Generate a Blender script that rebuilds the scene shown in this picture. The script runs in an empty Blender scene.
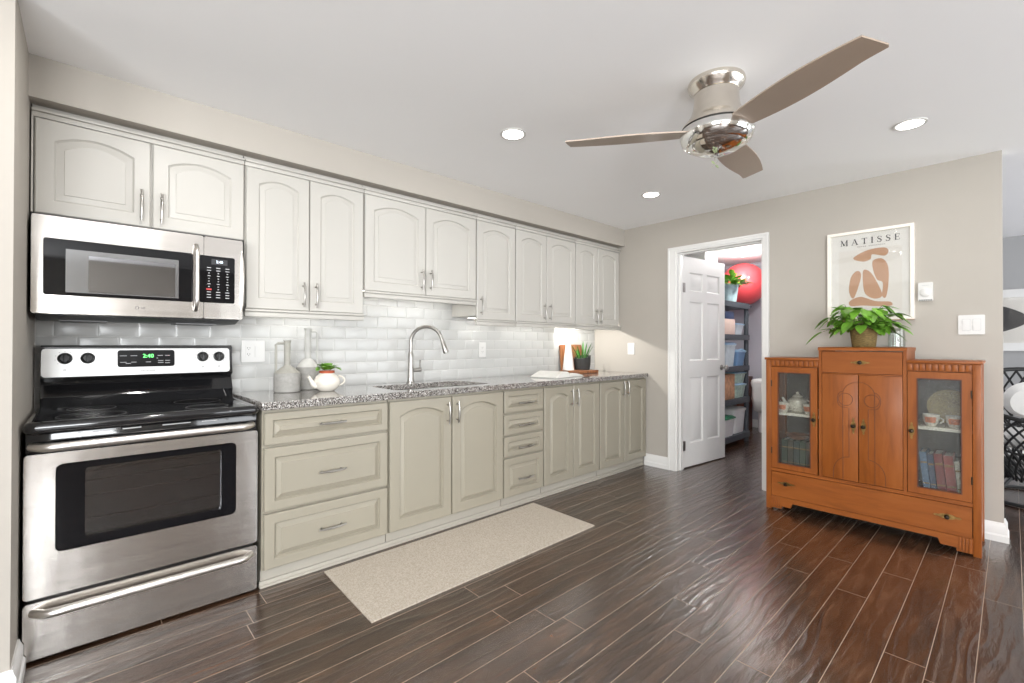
import bpy, bmesh, math, random
from mathutils import Vector, Matrix
PI = math.pi
SC = bpy.context.scene
COL = SC.collection
random.seed(7)

# ------------------------------------------------------------------ camera, world, light, exposure
def look_matrix(yaw, pitch, roll):
    y, p, r = map(math.radians, (yaw, pitch, roll))
    F = Vector((-math.sin(y)*math.cos(p), math.cos(y)*math.cos(p), math.sin(p)))
    R = Vector((math.cos(y), math.sin(y), 0)); U = R.cross(F)
    R, U = R*math.cos(r)+U*math.sin(r), U*math.cos(r)-R*math.sin(r)
    return Matrix((R, U, -F)).transposed()
cam_d = bpy.data.cameras.new('camera'); cam = bpy.data.objects.new('camera', cam_d); COL.objects.link(cam)
cam_d.sensor_fit = 'HORIZONTAL'; cam_d.sensor_width = 36.0
cam_d.lens = 36.0*460.728/1024.0
cam_d.clip_start = 0.05; cam_d.clip_end = 100
cam.matrix_world = Matrix.Translation((3.0696, -4.0349, 1.1759)) @ look_matrix(47.378, 0.36, 0.091).to_4x4()
SC.camera = cam

W = bpy.data.worlds.new('daylight'); SC.world = W; W.use_nodes = True
bg = W.node_tree.nodes['Background']
bg.inputs[0].default_value = (0.86, 0.92, 1.0, 1); bg.inputs[1].default_value = 1.0
SC.view_settings.view_transform = 'Standard'; SC.view_settings.look = 'None'
SC.view_settings.exposure = 0.14; SC.view_settings.gamma = 1.0; SC.view_settings.use_curve_mapping = False
SC.cycles.use_denoising = True
SC.cycles.max_bounces = 10; SC.cycles.diffuse_bounces = 6; SC.cycles.transparent_max_bounces = 12
SC.cycles.sample_clamp_indirect = 6.0

def area(name, loc, target, sx, sy, power, color=(1, 1, 1), shape='RECTANGLE', parent=None, spread=180):
    d = bpy.data.lights.new(name, 'AREA'); d.shape = shape; d.size = sx
    if shape in ('RECTANGLE', 'ELLIPSE'): d.size_y = sy
    d.energy = power; d.color = color; d.spread = math.radians(spread)
    o = bpy.data.objects.new(name, d); COL.objects.link(o)
    dirv = (Vector(target)-Vector(loc)).normalized()
    o.matrix_world = Matrix.Translation(loc) @ dirv.to_track_quat('-Z', 'Y').to_matrix().to_4x4()
    return o
# daylight fill lamps added at assumed windows behind and right, most aimed at the ceiling
area('back_window_fill', (4.3, -7.03, 1.4), (4.0, -6.0, 2.3), 1.9, 1.5, 190, (0.95, 0.975, 1.0))
area('patio_window_fill', (6.43, -.75, 1.25), (5.4, -.9, 2.2), 2.5, 2.0, 84, (0.95, 0.975, 1.0))
area('side_window_fill', (6.43, -5.5, 1.35), (5.2, -5.2, 2.0), 2.0, 1.7, 200, (0.95, 0.975, 1.0))
area('far_room_window_daylight', (6.43, 2.35, 1.3), (3, 2.0, 1.0), 1.3, 1.6, 75, (0.92, 0.96, 1.0))

# ------------------------------------------------------------------ materials
def newmat(name):
    m = bpy.data.materials.new(name); m.use_nodes = True
    nt = m.node_tree; b = nt.nodes['Principled BSDF']
    return m, nt, b
def nd(nt, t, **kw):
    n = nt.nodes.new(t)
    for k, v in kw.items():
        if k in n.inputs.keys() if isinstance(k, str) else False: n.inputs[k].default_value = v
        else: setattr(n, k, v)
    return n
def srgb(r, g, b):
    f = lambda c: (c/255/12.92) if c/255 <= .04045 else ((c/255+.055)/1.055)**2.4
    return (f(r), f(g), f(b), 1)
def coord(nt, scale=(1, 1, 1)):
    t = nt.nodes.new('ShaderNodeTexCoord'); mp = nt.nodes.new('ShaderNodeMapping')
    mp.inputs['Scale'].default_value = scale
    nt.links.new(t.outputs['Object'], mp.inputs['Vector']); return mp.outputs['Vector']
def noise(nt, vec, scale, detail=3, rough=.5, dist=0):
    n = nt.nodes.new('ShaderNodeTexNoise'); n.inputs['Scale'].default_value = scale
    n.inputs['Detail'].default_value = detail; n.inputs['Roughness'].default_value = rough
    n.inputs['Distortion'].default_value = dist
    nt.links.new(vec, n.inputs['Vector']); return n.outputs['Fac']
def ramp(nt, fac, stops, interp='LINEAR'):
    r = nt.nodes.new('ShaderNodeValToRGB'); r.color_ramp.interpolation = interp
    e = r.color_ramp.elements
    while len(e) < len(stops): e.new(0.5)
    for el, (p, c) in zip(e, stops): el.position = p; el.color = c
    nt.links.new(fac, r.inputs['Fac']); return r.outputs['Color']
def bump(nt, b, h, strength, dist=.01):
    n = nt.nodes.new('ShaderNodeBump'); n.inputs['Strength'].default_value = strength; n.inputs['Distance'].default_value = dist
    nt.links.new(h, n.inputs['Height']); nt.links.new(n.outputs['Normal'], b.inputs['Normal'])
def mul(c, k): return (c[0]*k, c[1]*k, c[2]*k, 1)
def mat(name, col, rough=.5, metal=0., var=.04, nscale=12, bmp=0., bscale=200, stretch=(1, 1, 1), spec=.5, coat=0.):
    m, nt, b = newmat(name)
    v = coord(nt, stretch)
    if var > 0:
        n = noise(nt, v, nscale, 4)
        c = ramp(nt, n, [(.3, mul(col, 1-var)), (.7, mul(col, 1+var))]); nt.links.new(c, b.inputs['Base Color'])
    else: b.inputs['Base Color'].default_value = col
    b.inputs['Roughness'].default_value = rough; b.inputs['Metallic'].default_value = metal
    b.inputs['Specular IOR Level'].default_value = spec; b.inputs['Coat Weight'].default_value = coat
    if bmp > 0: bump(nt, b, noise(nt, v, bscale, 3), bmp, .002)
    return m
def emit(name, col, strength):
    m, nt, b = newmat(name); b.inputs['Base Color'].default_value = col
    b.inputs['Emission Color'].default_value = col; b.inputs['Emission Strength'].default_value = strength; return m
def brushed(name, col, rough, stretch, amp=.06):
    m, nt, b = newmat(name); v = coord(nt, stretch)
    n = noise(nt, v, 60, 4, .6)
    c = ramp(nt, n, [(.25, mul(col, 1-amp)), (.75, mul(col, 1+amp))]); nt.links.new(c, b.inputs['Base Color'])
    b.inputs['Metallic'].default_value = 1
    mr = nd(nt, 'ShaderNodeMapRange'); nt.links.new(n, mr.inputs[0]); mr.inputs[3].default_value = rough*.85; mr.inputs[4].default_value = rough*1.2
    nt.links.new(mr.outputs[0], b.inputs['Roughness'])
    w = noise(nt, coord(nt, (1, 1, .35)), 5, 2); bump(nt, b, w, .25, .012)
    return m
def wood(name, cols, stretch, scale=6, rough=.35, coat=.2, spec=.5):
    m, nt, b = newmat(name); v = coord(nt, stretch)
    n = noise(nt, v, scale, 6, .6, .6)
    c = ramp(nt, n, [(.25, cols[0]), (.5, cols[1]), (.78, cols[2])]); nt.links.new(c, b.inputs['Base Color'])
    b.inputs['Roughness'].default_value = rough; b.inputs['Coat Weight'].default_value = coat; b.inputs['Coat Roughness'].default_value = .2
    b.inputs['Specular IOR Level'].default_value = spec
    return m
def glass(name, tint, opacity, gloss=.12, rough=.03, speckle=False):
    m = bpy.data.materials.new(name); m.use_nodes = True; nt = m.node_tree; nt.nodes.clear()
    out = nt.nodes.new('ShaderNodeOutputMaterial')
    tr = nt.nodes.new('ShaderNodeBsdfTransparent'); tr.inputs[0].default_value = tint
    gl = nt.nodes.new('ShaderNodeBsdfGlossy'); gl.inputs['Roughness'].default_value = rough
    df = nt.nodes.new('ShaderNodeBsdfDiffuse'); df.inputs[0].default_value = (.30, .30, .28, 1)
    m1 = nt.nodes.new('ShaderNodeMixShader'); m2 = nt.nodes.new('ShaderNodeMixShader')
    m1.inputs[0].default_value = opacity
    nt.links.new(tr.outputs[0], m1.inputs[1]); nt.links.new(df.outputs[0], m1.inputs[2])
    m2.inputs[0].default_value = gloss
    nt.links.new(m1.outputs[0], m2.inputs[1]); nt.links.new(gl.outputs[0], m2.inputs[2])
    if speckle:
        v = coord(nt); n = noise(nt, v, 120, 3, .7)
        r = ramp(nt, n, [(.48, (0.0, 0.0, .0, 1)), (.75, (.34, .34, .34, 1))]); nt.links.new(r, m1.inputs[0])
        bn = nt.nodes.new('ShaderNodeBump'); bn.inputs['Strength'].default_value = .7; bn.inputs['Distance'].default_value = .004
        nt.links.new(n, bn.inputs['Height']); nt.links.new(bn.outputs[0], gl.inputs['Normal'])
    nt.links.new(m2.outputs[0], out.inputs[0]); return m

M = {}
M['wall'] = mat('greige_paint', srgb(174, 168, 159), .75, var=.015, nscale=3, bmp=.08, bscale=180)
M['wall_pale'] = mat('pale_paint', srgb(168, 162, 153), .7, var=.01, nscale=3, bmp=.08, bscale=180)
M['wall_cool'] = mat('cool_grey_paint', srgb(178, 176, 184), .75, var=.015, nscale=3)
M['wall_grey'] = mat('mid_grey_paint', srgb(160, 160, 160), .75, var=.015, nscale=3)
M['ceiling'] = mat('ceiling_paint', srgb(243, 243, 243), .85, var=.006, nscale=2, bmp=.05, bscale=140)
M['trim'] = mat('white_trim_paint', srgb(224, 223, 220), .35, var=.01)
M['upper'] = mat('upper_cabinet_paint', srgb(183, 180, 173), .38, var=.012, nscale=4)
M['lower'] = mat('greige_cabinet_paint', srgb(150, 144, 129), .38, var=.015, nscale=4)
M['toe'] = mat('toe_board_paint', srgb(166, 161, 150), .5, var=.01)
M['carcass_dark'] = mat('cabinet_gap_shadow', srgb(120, 114, 102), .6)
M['nickel'] = mat('brushed_nickel', (.38, .365, .34, 1), .28, 1, var=.05, nscale=40)
M['fan_nickel'] = mat('warm_fan_nickel', (.70, .655, .59, 1), .2, 1, var=.04, nscale=30)
M['chrome'] = mat('polished_chrome', (.80, .79, .77, 1), .09, 1, var=.02)
M['steel_h'] = brushed('brushed_steel', (.60, .57, .535, 1), .2, (1, .06, 1))
M['steel_handle'] = mat('steel_handle', (.72, .69, .65, 1), .34, 1, var=.03, nscale=30)
M['sink_steel'] = mat('sink_steel', (.72, .72, .72, 1), .28, 1, var=.04, nscale=20)
M['black_gloss'] = mat('black_enamel', (.008, .008, .009, 1), .08, var=0, spec=.6, coat=.3)
M['black_sat'] = mat('black_satin', (.012, .012, .012, 1), .35, var=.1)
M['black_glass'] = mat('black_glass', (.005, .005, .006, 1), .04, var=0, spec=.3)
M['mirror_black'] = mat('mirrored_black_glass', (.30, .30, .31, 1), .03, 1, var=0)
M['mirror_grey'] = mat('grey_screen_glass', (.22, .22, .22, 1), .12, .6, var=0)
M['dark_cavity'] = mat('oven_cavity', (.2, .2, .2, 1), .5, var=.1)
M['silver_panel'] = mat('silver_control_panel', (.66, .66, .65, 1), .34, .85, var=.02)
M['white_plastic'] = mat('white_plastic', srgb(212, 211, 208), .3, var=.005)
M['dark_slot'] = mat('dark_slot', (.05, .05, .05, 1), .5, var=0)
M['grey_mark'] = mat('pale_grey_marking', (.5, .5, .5, 1), .5, var=0)
M['red_mark'] = mat('red_marking', (.45, .03, .03, 1), .5, var=0)
M['green_led'] = emit('green_led', (.15, 1, .2, 1), 3.0)
M['white_led'] = emit('white_led', (.8, .9, 1, 1), 2.0)
M['lamp'] = emit('lamp_lens', (1, .97, .92, 1), 10.0)
M['lamp_cool'] = emit('lamp_lens_small', (1, .97, .92, 1), 10.0)
M['grout'] = mat('grout', srgb(204, 203, 199), .8, var=.01)
M['tile'] = mat('white_glazed_tile', srgb(188, 188, 185), .22, var=.012, nscale=5, coat=.0)
M['rug'] = None
M['brass'] = mat('aged_brass', (.30, .19, .07, 1), .35, 1, var=.3, nscale=60)
M['dark_brass'] = mat('dark_bronze', (.03, .022, .015, 1), .3, .8, var=.2, nscale=60)
M['oak'] = wood('orange_oak', [srgb(118, 62, 21), srgb(138, 75, 27), srgb(150, 86, 36)], (5, 5, .7), 5, .42, .06, .3)
M['oak_h'] = wood('orange_oak_horizontal', [srgb(118, 62, 21), srgb(138, 75, 27), srgb(150, 86, 36)], (.7, 5, 5), 5, .42, .06, .3)
M['oak_line'] = mat('dark_inlay_gap_shade', srgb(84, 42, 20), .5, var=.1)
M['inner_dark'] = mat('cabinet_interior', srgb(78, 75, 66), .7, var=.1)
M['shelf_white'] = mat('painted_shelf', srgb(228, 224, 214), .5)
M['glass_rain'] = glass('textured_glass', (.86, .87, .85, 1), .12, .03, .15, True)
M['glass_clear'] = glass('clear_glass', (.90, .92, .91, 1), .03, .05, .03)
M['glass_oven'] = glass('oven_glass', (.42, .42, .43, 1), .0, .17, .05)
M['leaf'] = mat('leaf_green', srgb(108, 158, 52), .4, var=.45, nscale=9, coat=.1)
M['leaf_dark'] = mat('leaf_dark_green', srgb(60, 112, 40), .4, var=.4, nscale=12)
M['stem'] = mat('stem_green', srgb(86, 96, 44), .6, var=.2)
M['basket'] = mat('woven_basket', srgb(118, 98, 56), .8, var=.5, nscale=60, bmp=.8, bscale=120, stretch=(1, 1, 4))
M['soil'] = mat('soil', srgb(60, 44, 32), .9, var=.4, nscale=60)
M['terracotta'] = mat('terracotta', srgb(176, 84, 54), .7, var=.1)
M['ceramic'] = mat('cream_ceramic', srgb(222, 216, 205), .18, var=.01, coat=.3)
M['matt_white'] = mat('matt_white_ceramic', srgb(242, 240, 236), .55, var=.01)
M['concrete'] = mat('concrete_ceramic', srgb(152, 150, 145), .75, var=.12, nscale=40, bmp=.3, bscale=120)
M['concrete_pale'] = mat('pale_concrete', srgb(184, 183, 178), .7, var=.06, nscale=40)
M['black_pot'] = mat('black_clay', srgb(48, 48, 47), .7, var=.2, nscale=40, bmp=.3, bscale=100)
M['paper'] = mat('paper', srgb(222, 220, 214), .7, var=.03, nscale=20)
M['walnut'] = wood('walnut_board', [srgb(92, 54, 32), srgb(140, 88, 54), srgb(180, 124, 82)], (1, 8, 1), 6, .5, 0)
M['blade'] = mat('taupe_blade', srgb(166, 150, 135), .38, .15, var=.02)
M['frame_white'] = mat('whitewashed_frame', srgb(236, 230, 220), .5, var=.03, nscale=30)
M['frame_tan'] = mat('tan_frame_wood', srgb(190, 158, 128), .6, var=.1)
M['print_bg'] = mat('print_grey', srgb(218, 214, 206), .6, var=.01)
M['print_tan'] = mat('print_tan', srgb(186, 146, 116), .6, var=.02)
M['ink'] = mat('ink_black', srgb(44, 44, 46), .6, var=0)
M['ink_pale'] = mat('ink_pale', srgb(170, 166, 160), .6, var=0)
M['shelf_plastic'] = mat('grey_resin', srgb(66, 70, 76), .5, var=.1)
M['ball'] = mat('red_vinyl', srgb(222, 78, 84), .36, var=.05, nscale=4, spec=.6)
M['cardboard'] = mat('printed_cardboard', srgb(190, 142, 108), .8, var=.3, nscale=22)
M['clear_bin'] = mat('frosted_bin', srgb(196, 206, 212), .35, var=.12, nscale=20)
M['green_bin'] = mat('pale_green_bin', srgb(176, 198, 184), .35, var=.25, nscale=26)
M['white_bin'] = mat('white_bin', srgb(224, 222, 222), .4, var=.04)
M['beige_box'] = mat('beige_box', srgb(214, 190, 178), .7, var=.05)
M['blue_tub'] = mat('blue_tub', srgb(110, 146, 184), .35, var=.06)
M['navy'] = mat('navy_plastic', srgb(44, 60, 92), .4, var=.1)
M['blue_lid'] = mat('pale_blue_lid', srgb(150, 184, 212), .35, var=.05)
M['green_lid'] = mat('green_lid', srgb(56, 124, 92), .4, var=.06)
M['pail'] = mat('washed_blue_pail', srgb(176, 202, 208), .5, var=.25, nscale=14)
M['brown_wood'] = wood('red_brown_wood', [srgb(72, 36, 22), srgb(98, 52, 32), srgb(122, 70, 46)], (4, 4, .6), 6, .5, .1)
M['rattan'] = mat('black_rattan', (.012, .012, .012, 1), .45, var=.2, nscale=50)
M['cushion'] = mat('white_cushion', srgb(226, 224, 220), .9, var=.03, bmp=.3)
def bookmat(n, c): return mat(n, c, .55, var=.12, nscale=30)

def floor_mat():
    m, nt, b = newmat('scraped_dark_planks')
    L = nt.links.new
    tc = nt.nodes.new('ShaderNodeTexCoord'); sp = nt.nodes.new('ShaderNodeSeparateXYZ'); L(tc.outputs['Object'], sp.inputs[0])
    def math_(op, a, bb=None, c=None):
        n = nt.nodes.new('ShaderNodeMath'); n.operation = op
        for i, v in enumerate((a, bb, c)):
            if v is None: continue
            if isinstance(v, (int, float)): n.inputs[i].default_value = v
            else: L(v, n.inputs[i])
        return n.outputs[0]
    PW, PL = .1222, 1.25
    u = math_('DIVIDE', math_('ADD', sp.outputs[0], -2.975+30*PW), PW)
    row = math_('FLOOR', u); fu = math_('SUBTRACT', u, row)
    wn = nt.nodes.new('ShaderNodeTexWhiteNoise'); wn.noise_dimensions = '1D'; L(row, wn.inputs['W'])
    v = math_('DIVIDE', math_('ADD', sp.outputs[1], 40.0), PL)
    v = math_('ADD', v, math_('MULTIPLY', wn.outputs['Value'], 7.3))
    colm = math_('FLOOR', v); fv = math_('SUBTRACT', v, colm)
    cb = nt.nodes.new('ShaderNodeCombineXYZ'); L(row, cb.inputs[0]); L(colm, cb.inputs[1])
    wn2 = nt.nodes.new('ShaderNodeTexWhiteNoise'); wn2.noise_dimensions = '2D'; L(cb.outputs[0], wn2.inputs['Vector'])
    # distance from the plank edges in metres
    du = math_('MULTIPLY', math_('MINIMUM', fu, math_('SUBTRACT', 1.0, fu)), PW)
    dv = math_('MULTIPLY', math_('MINIMUM', fv, math_('SUBTRACT', 1.0, fv)), PL)
    d = math_('MINIMUM', du, dv)
    seam = nt.nodes.new('ShaderNodeMapRange'); L(d, seam.inputs[0]); seam.inputs[1].default_value = .0009; seam.inputs[2].default_value = .0018
    seam.inputs[3].default_value = 1; seam.inputs[4].default_value = 0
    # grain, shifted per plank
    off = nt.nodes.new('ShaderNodeVectorMath'); off.operation = 'MULTIPLY_ADD'
    L(wn2.outputs['Color'], off.inputs[0]); off.inputs[1].default_value = (9, 9, 9); L(tc.outputs['Object'], off.inputs[2])
    mp = nt.nodes.new('ShaderNodeMapping'); mp.inputs['Scale'].default_value = (9, 1.6, 1); L(off.outputs[0], mp.inputs[0])
    g = noise(nt, mp.outputs[0], 3.2, 7, .62, .8)
    c = ramp(nt, g, [(.25, srgb(30, 18, 11)), (.5, srgb(58, 38, 25)), (.72, srgb(90, 63, 44))])
    hs = nt.nodes.new('ShaderNodeHueSaturation'); L(c, hs.inputs['Color'])
    L(math_('ADD', math_('MULTIPLY', wn2.outputs['Value'], .45), .78), hs.inputs['Value'])
    mx = nt.nodes.new('ShaderNodeMixRGB'); L(math_('MULTIPLY', seam.outputs[0], .8), mx.inputs[0]); L(hs.outputs[0], mx.inputs[1]); mx.inputs[2].default_value = srgb(176, 158, 140)
    L(mx.outputs[0], b.inputs['Base Color'])
    # hand scraped ridges
    mp2 = nt.nodes.new('ShaderNodeMapping'); mp2.inputs['Scale'].default_value = (11, 2.4, 1); L(off.outputs[0], mp2.inputs[0])
    wv = nt.nodes.new('ShaderNodeTexWave'); wv.wave_type = 'BANDS'; wv.bands_direction = 'X'; wv.wave_profile = 'SIN'
    mp3 = nt.nodes.new('ShaderNodeMapping'); mp3.inputs['Scale'].default_value = (1, .22, 1); mp3.inputs['Rotation'].default_value = (0, 0, .06); L(off.outputs[0], mp3.inputs[0])
    L(mp3.outputs[0], wv.inputs['Vector']); wv.inputs['Scale'].default_value = 5.5; wv.inputs['Distortion'].default_value = 13
    wv.inputs['Detail'].default_value = 1.5; wv.inputs['Detail Scale'].default_value = 1.2
    h1 = math_('ADD', math_('MULTIPLY', noise(nt, mp2.outputs[0], 3.0, 2, .5, 1.4), .5), math_('MULTIPLY', math_('POWER', wv.outputs['Fac'], 3.0), .35))
    h2 = noise(nt, mp.outputs[0], 14, 3, .6)
    hh = math_('ADD', math_('MULTIPLY', h1, 1.0), math_('MULTIPLY', h2, .08))
    hh = math_('SUBTRACT', hh, math_('MULTIPLY', seam.outputs[0], .15))
    bump(nt, b, hh, .62, .010)
    mr = nt.nodes.new('ShaderNodeMapRange'); L(g, mr.inputs[0]); mr.inputs[3].default_value = .2; mr.inputs[4].default_value = .3
    L(mr.outputs[0], b.inputs['Roughness']); b.inputs['Specular IOR Level'].default_value = .6; b.inputs['Coat Weight'].default_value = .7; b.inputs['Coat IOR'].default_value = 1.62; b.inputs['Coat Roughness'].default_value = .24
    return m
M['floor'] = floor_mat()
def granite_mat():
    m, nt, b = newmat('speckled_granite'); L = nt.links.new; v = coord(nt)
    vo = nt.nodes.new('ShaderNodeTexVoronoi'); vo.inputs['Scale'].default_value = 280; L(v, vo.inputs['Vector'])
    sx = nt.nodes.new('ShaderNodeSeparateColor'); L(vo.outputs['Color'], sx.inputs[0])
    n2 = noise(nt, v, 60, 3, .6)
    ad = nt.nodes.new('ShaderNodeMath'); ad.operation = 'MULTIPLY_ADD'; L(n2, ad.inputs[0]); ad.inputs[1].default_value = .9; L(sx.outputs[0], ad.inputs[2])
    c = ramp(nt, ad.outputs[0], [(0, srgb(40, 37, 35)), (.56, srgb(62, 57, 54)), (.66, srgb(128, 118, 108)), (.86, srgb(176, 170, 162)), (1.0, srgb(212, 209, 204))])
    r = nt.nodes.new('ShaderNodeMath'); r.operation = 'DIVIDE'; L(ad.outputs[0], r.inputs[0]); r.inputs[1].default_value = 1.5
    c = ramp(nt, r.outputs[0], [(.28, srgb(26, 24, 23)), (.44, srgb(56, 51, 48)), (.58, srgb(104, 97, 91)), (.74, srgb(150, 145, 139)), (.92, srgb(196, 194, 190))])
    L(c, b.inputs['Base Color']); b.inputs['Roughness'].default_value = .08; b.inputs['Specular IOR Level'].default_value = .7
    b.inputs['Coat Weight'].default_value = .5; b.inputs['Coat Roughness'].default_value = .05
    return m
M['granite'] = granite_mat()
def rug_mat():
    m, nt, b = newmat('woven_rug'); L = nt.links.new; v = coord(nt)
    w1 = noise(nt, coord(nt, (1, 5, 1)), 90, 3, .7); w2 = noise(nt, coord(nt, (5, 1, 1)), 90, 3, .7)
    mx = nt.nodes.new('ShaderNodeMath'); mx.operation = 'ADD'; L(w1, mx.inputs[0]); L(w2, mx.inputs[1])
    r = nt.nodes.new('ShaderNodeMath'); r.operation = 'MULTIPLY'; L(mx.outputs[0], r.inputs[0]); r.inputs[1].default_value = .5
    c = ramp(nt, r.outputs[0], [(.36, srgb(150, 138, 124)), (.5, srgb(181, 171, 157)), (.64, srgb(206, 199, 187))])
    L(c, b.inputs['Base Color']); b.inputs['Roughness'].default_value = .95; b.inputs['Specular IOR Level'].default_value = .1
    bump(nt, b, r.outputs[0], .6, .004); return m
M['rug'] = rug_mat()

# ------------------------------------------------------------------ mesh helpers
WM = {}
class MB:
    def __init__(s): s.bm = bmesh.new()
    def box(s, x0, y0, z0, x1, y1, z1, bev=0, seg=2):
        r = bmesh.ops.create_cube(s.bm, size=1)
        vs = r['verts']
        for v in vs:
            v.co = Vector(((x0+x1)/2+v.co.x*(x1-x0), (y0+y1)/2+v.co.y*(y1-y0), (z0+z1)/2+v.co.z*(z1-z0)))
        if bev > 0:
            es = list({e for v in vs for e in v.link_edges})
            bmesh.ops.bevel(s.bm, geom=es, offset=bev, segments=seg, affect='EDGES', profile=.5)
        return s
    def rbox(s, mtx, dx, dy, dz, bev=0):
        t = MB(); t.box(-dx/2, -dy/2, -dz/2, dx/2, dy/2, dz/2, bev); s.merge(t, mtx); return s
    def merge(s, o, mtx=None):
        me = bpy.data.meshes.new('t'); o.bm.to_mesh(me); o.bm.free()
        if mtx: me.transform(mtx)
        s.bm.from_mesh(me); bpy.data.meshes.remove(me); return s
    def loops(s, lps, cap0=True, cap1=True, closed=True):
        rows = [[s.bm.verts.new(p) for p in lp] for lp in lps]
        n = len(rows[0])
        for a, b in zip(rows, rows[1:]):
            for i in range(n if closed else n-1):
                j = (i+1) % n
                try: s.bm.faces.new((a[i], a[j], b[j], b[i]))
                except ValueError: pass
        if cap0: s.bm.faces.new(list(reversed(rows[0])))
        if cap1: s.bm.faces.new(rows[-1])
        return s
    def lathe(s, prof, c=(0, 0, 0), seg=32, mtx=None, cap0=True, cap1=True):
        lps = []
        for r, z in prof:
            lps.append([Vector((c[0]+max(r, 1e-4)*math.cos(2*PI*k/seg), c[1]+max(r, 1e-4)*math.sin(2*PI*k/seg), c[2]+z)) for k in range(seg)])
        if mtx: lps = [[mtx @ p for p in l] for l in lps]
        return s.loops(lps, cap0, cap1)
    def tube(s, pts, rad, seg=8, closed=False, cap=True):
        pts = [Vector(p) for p in pts]; n = len(pts)
        rad = rad if isinstance(rad, (list, tuple)) else [rad]*n
        up = None; lps = []
        for i, p in enumerate(pts):
            a = pts[(i-1) % n] if (closed or i > 0) else p; b = pts[(i+1) % n] if (closed or i < n-1) else p
            t = (b-a).normalized() if (b-a).length > 1e-9 else Vector((0, 0, 1))
            if up is None:
                up = Vector((0, 0, 1)) if abs(t.z) < .9 else Vector((1, 0, 0))
            sd = t.cross(up)
            if sd.length < 1e-6: sd = t.orthogonal()
            sd.normalize(); up = sd.cross(t).normalized()
            lps.append([p+sd*rad[i]*math.cos(2*PI*k/seg)+up*rad[i]*math.sin(2*PI*k/seg) for k in range(seg)])
        if closed: lps.append(lps[0]); cap = False
        return s.loops(lps, cap, cap)
    def prism(s, outer, holes, c0, c1, f):
        """polygon (with holes) in (a,b), extruded from c0 to c1; f(a,b,c) -> world"""
        rings = [outer]+list(holes)
        caps = []
        for c in (c0, c1):
            edges = []; vv = []
            for ring in rings:
                vs = [s.bm.verts.new(f(a, b, c)) for a, b in ring]; vv.append(vs)
                edges += [s.bm.edges.new((vs[i], vs[(i+1) % len(vs)])) for i in range(len(vs))]
            if holes: bmesh.ops.triangle_fill(s.bm, edges=edges, use_beauty=True)
            else: s.bm.faces.new(vv[0])
            caps.append(vv)
        for r0, r1 in zip(*caps):
            n = len(r0)
            for i in range(n): s.bm.faces.new((r0[i], r0[(i+1) % n], r1[(i+1) % n], r1[i]))
        return s
    def text(s, txt, size, mtx, depth=.0006, align='CENTER', space=1.0):
        cu = bpy.data.curves.new('t', 'FONT'); cu.body = txt; cu.size = size; cu.extrude = depth; cu.align_x = align; cu.align_y = 'CENTER'
        cu.space_character = space; cu.resolution_u = 2
        o = bpy.data.objects.new('t', cu); me = bpy.data.meshes.new_from_object(o)
        me.transform(mtx); s.bm.from_mesh(me)
        bpy.data.objects.remove(o); bpy.data.curves.remove(cu); bpy.data.meshes.remove(me); return s
    def build(s, name, m, parent=None, smooth=40):
        bmesh.ops.recalc_face_normals(s.bm, faces=s.bm.faces)
        if parent is not None: s.bm.transform(WM[parent.name].inverted())
        me = bpy.data.meshes.new(name); s.bm.to_mesh(me); s.bm.free()
        if smooth:
            me.polygons.foreach_set('use_smooth', [True]*len(me.polygons)); me.set_sharp_from_angle(angle=math.radians(smooth))
        if m: me.materials.append(m)
        o = bpy.data.objects.new(name, me); COL.objects.link(o)
        if parent is not None: o.parent = parent; WM[o.name] = WM[parent.name]
        else: WM[o.name] = Matrix.Identity(4)
        return o
def tag(o, label=None, cat=None, group=None, kind=None):
    for k, v in (('label', label), ('category', cat), ('group', group), ('kind', kind)):
        if v: o[k] = v
    return o
def thing(name, label, cat, loc, rz=0, group=None, kind=None):
    o = bpy.data.objects.new(name, None); COL.objects.link(o); o.location = loc; o.rotation_euler = (0, 0, rz)
    o.empty_display_size = .1
    WM[o.name] = Matrix.Translation(loc) @ Matrix.Rotation(rz, 4, 'Z')
    return tag(o, label, cat, group, kind)
def struct(name, mb, m, label=None, smooth=40):
    o = mb.build(name, m, None, smooth); return tag(o, label, None, None, 'structure')
def dup(root, loc, label, rz=None):
    r = root.copy(); COL.objects.link(r); r.location = loc; r['label'] = label
    for ch in [c for c in bpy.data.objects if c.parent == root]:
        c = ch.copy(); COL.objects.link(c); c.parent = r
        for g in [g for g in bpy.data.objects if g.parent == ch]:
            d = g.copy(); COL.objects.link(d); d.parent = c
    return r
KX = lambda a, b, c: Vector((c, a, b))            # kitchen wall plane: a along y, b up, c out (+x)
FY = lambda a, b, c: Vector((a, -c, b))           # far wall plane: a along x, b up, c out (-y)
TK = lambda x, y, z: Matrix(((0, 0, 1, x), (1, 0, 0, y), (0, 1, 0, z), (0, 0, 0, 1)))    # text facing +x
TF = lambda x, y, z: Matrix(((1, 0, 0, x), (0, 0, -1, y), (0, 1, 0, z), (0, 0, 0, 1)))   # text facing -y
def rect(a0, b0, a1, b1): return [(a0, b0), (a1, b0), (a1, b1), (a0, b1)]
def rrect(a0, b0, a1, b1, r, n=5):
    p = []
    for cx, cy, s in ((a1-r, b0+r, -90), (a1-r, b1-r, 0), (a0+r, b1-r, 90), (a0+r, b0+r, 180)):
        for k in range(n+1):
            t = math.radians(s+90*k/n); p.append((cx+r*math.cos(t), cy+r*math.sin(t)))
    return p
def circ(a, b, r, n=24): return [(a+r*math.cos(2*PI*k/n), b+r*math.sin(2*PI*k/n)) for k in range(n)]

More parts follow.
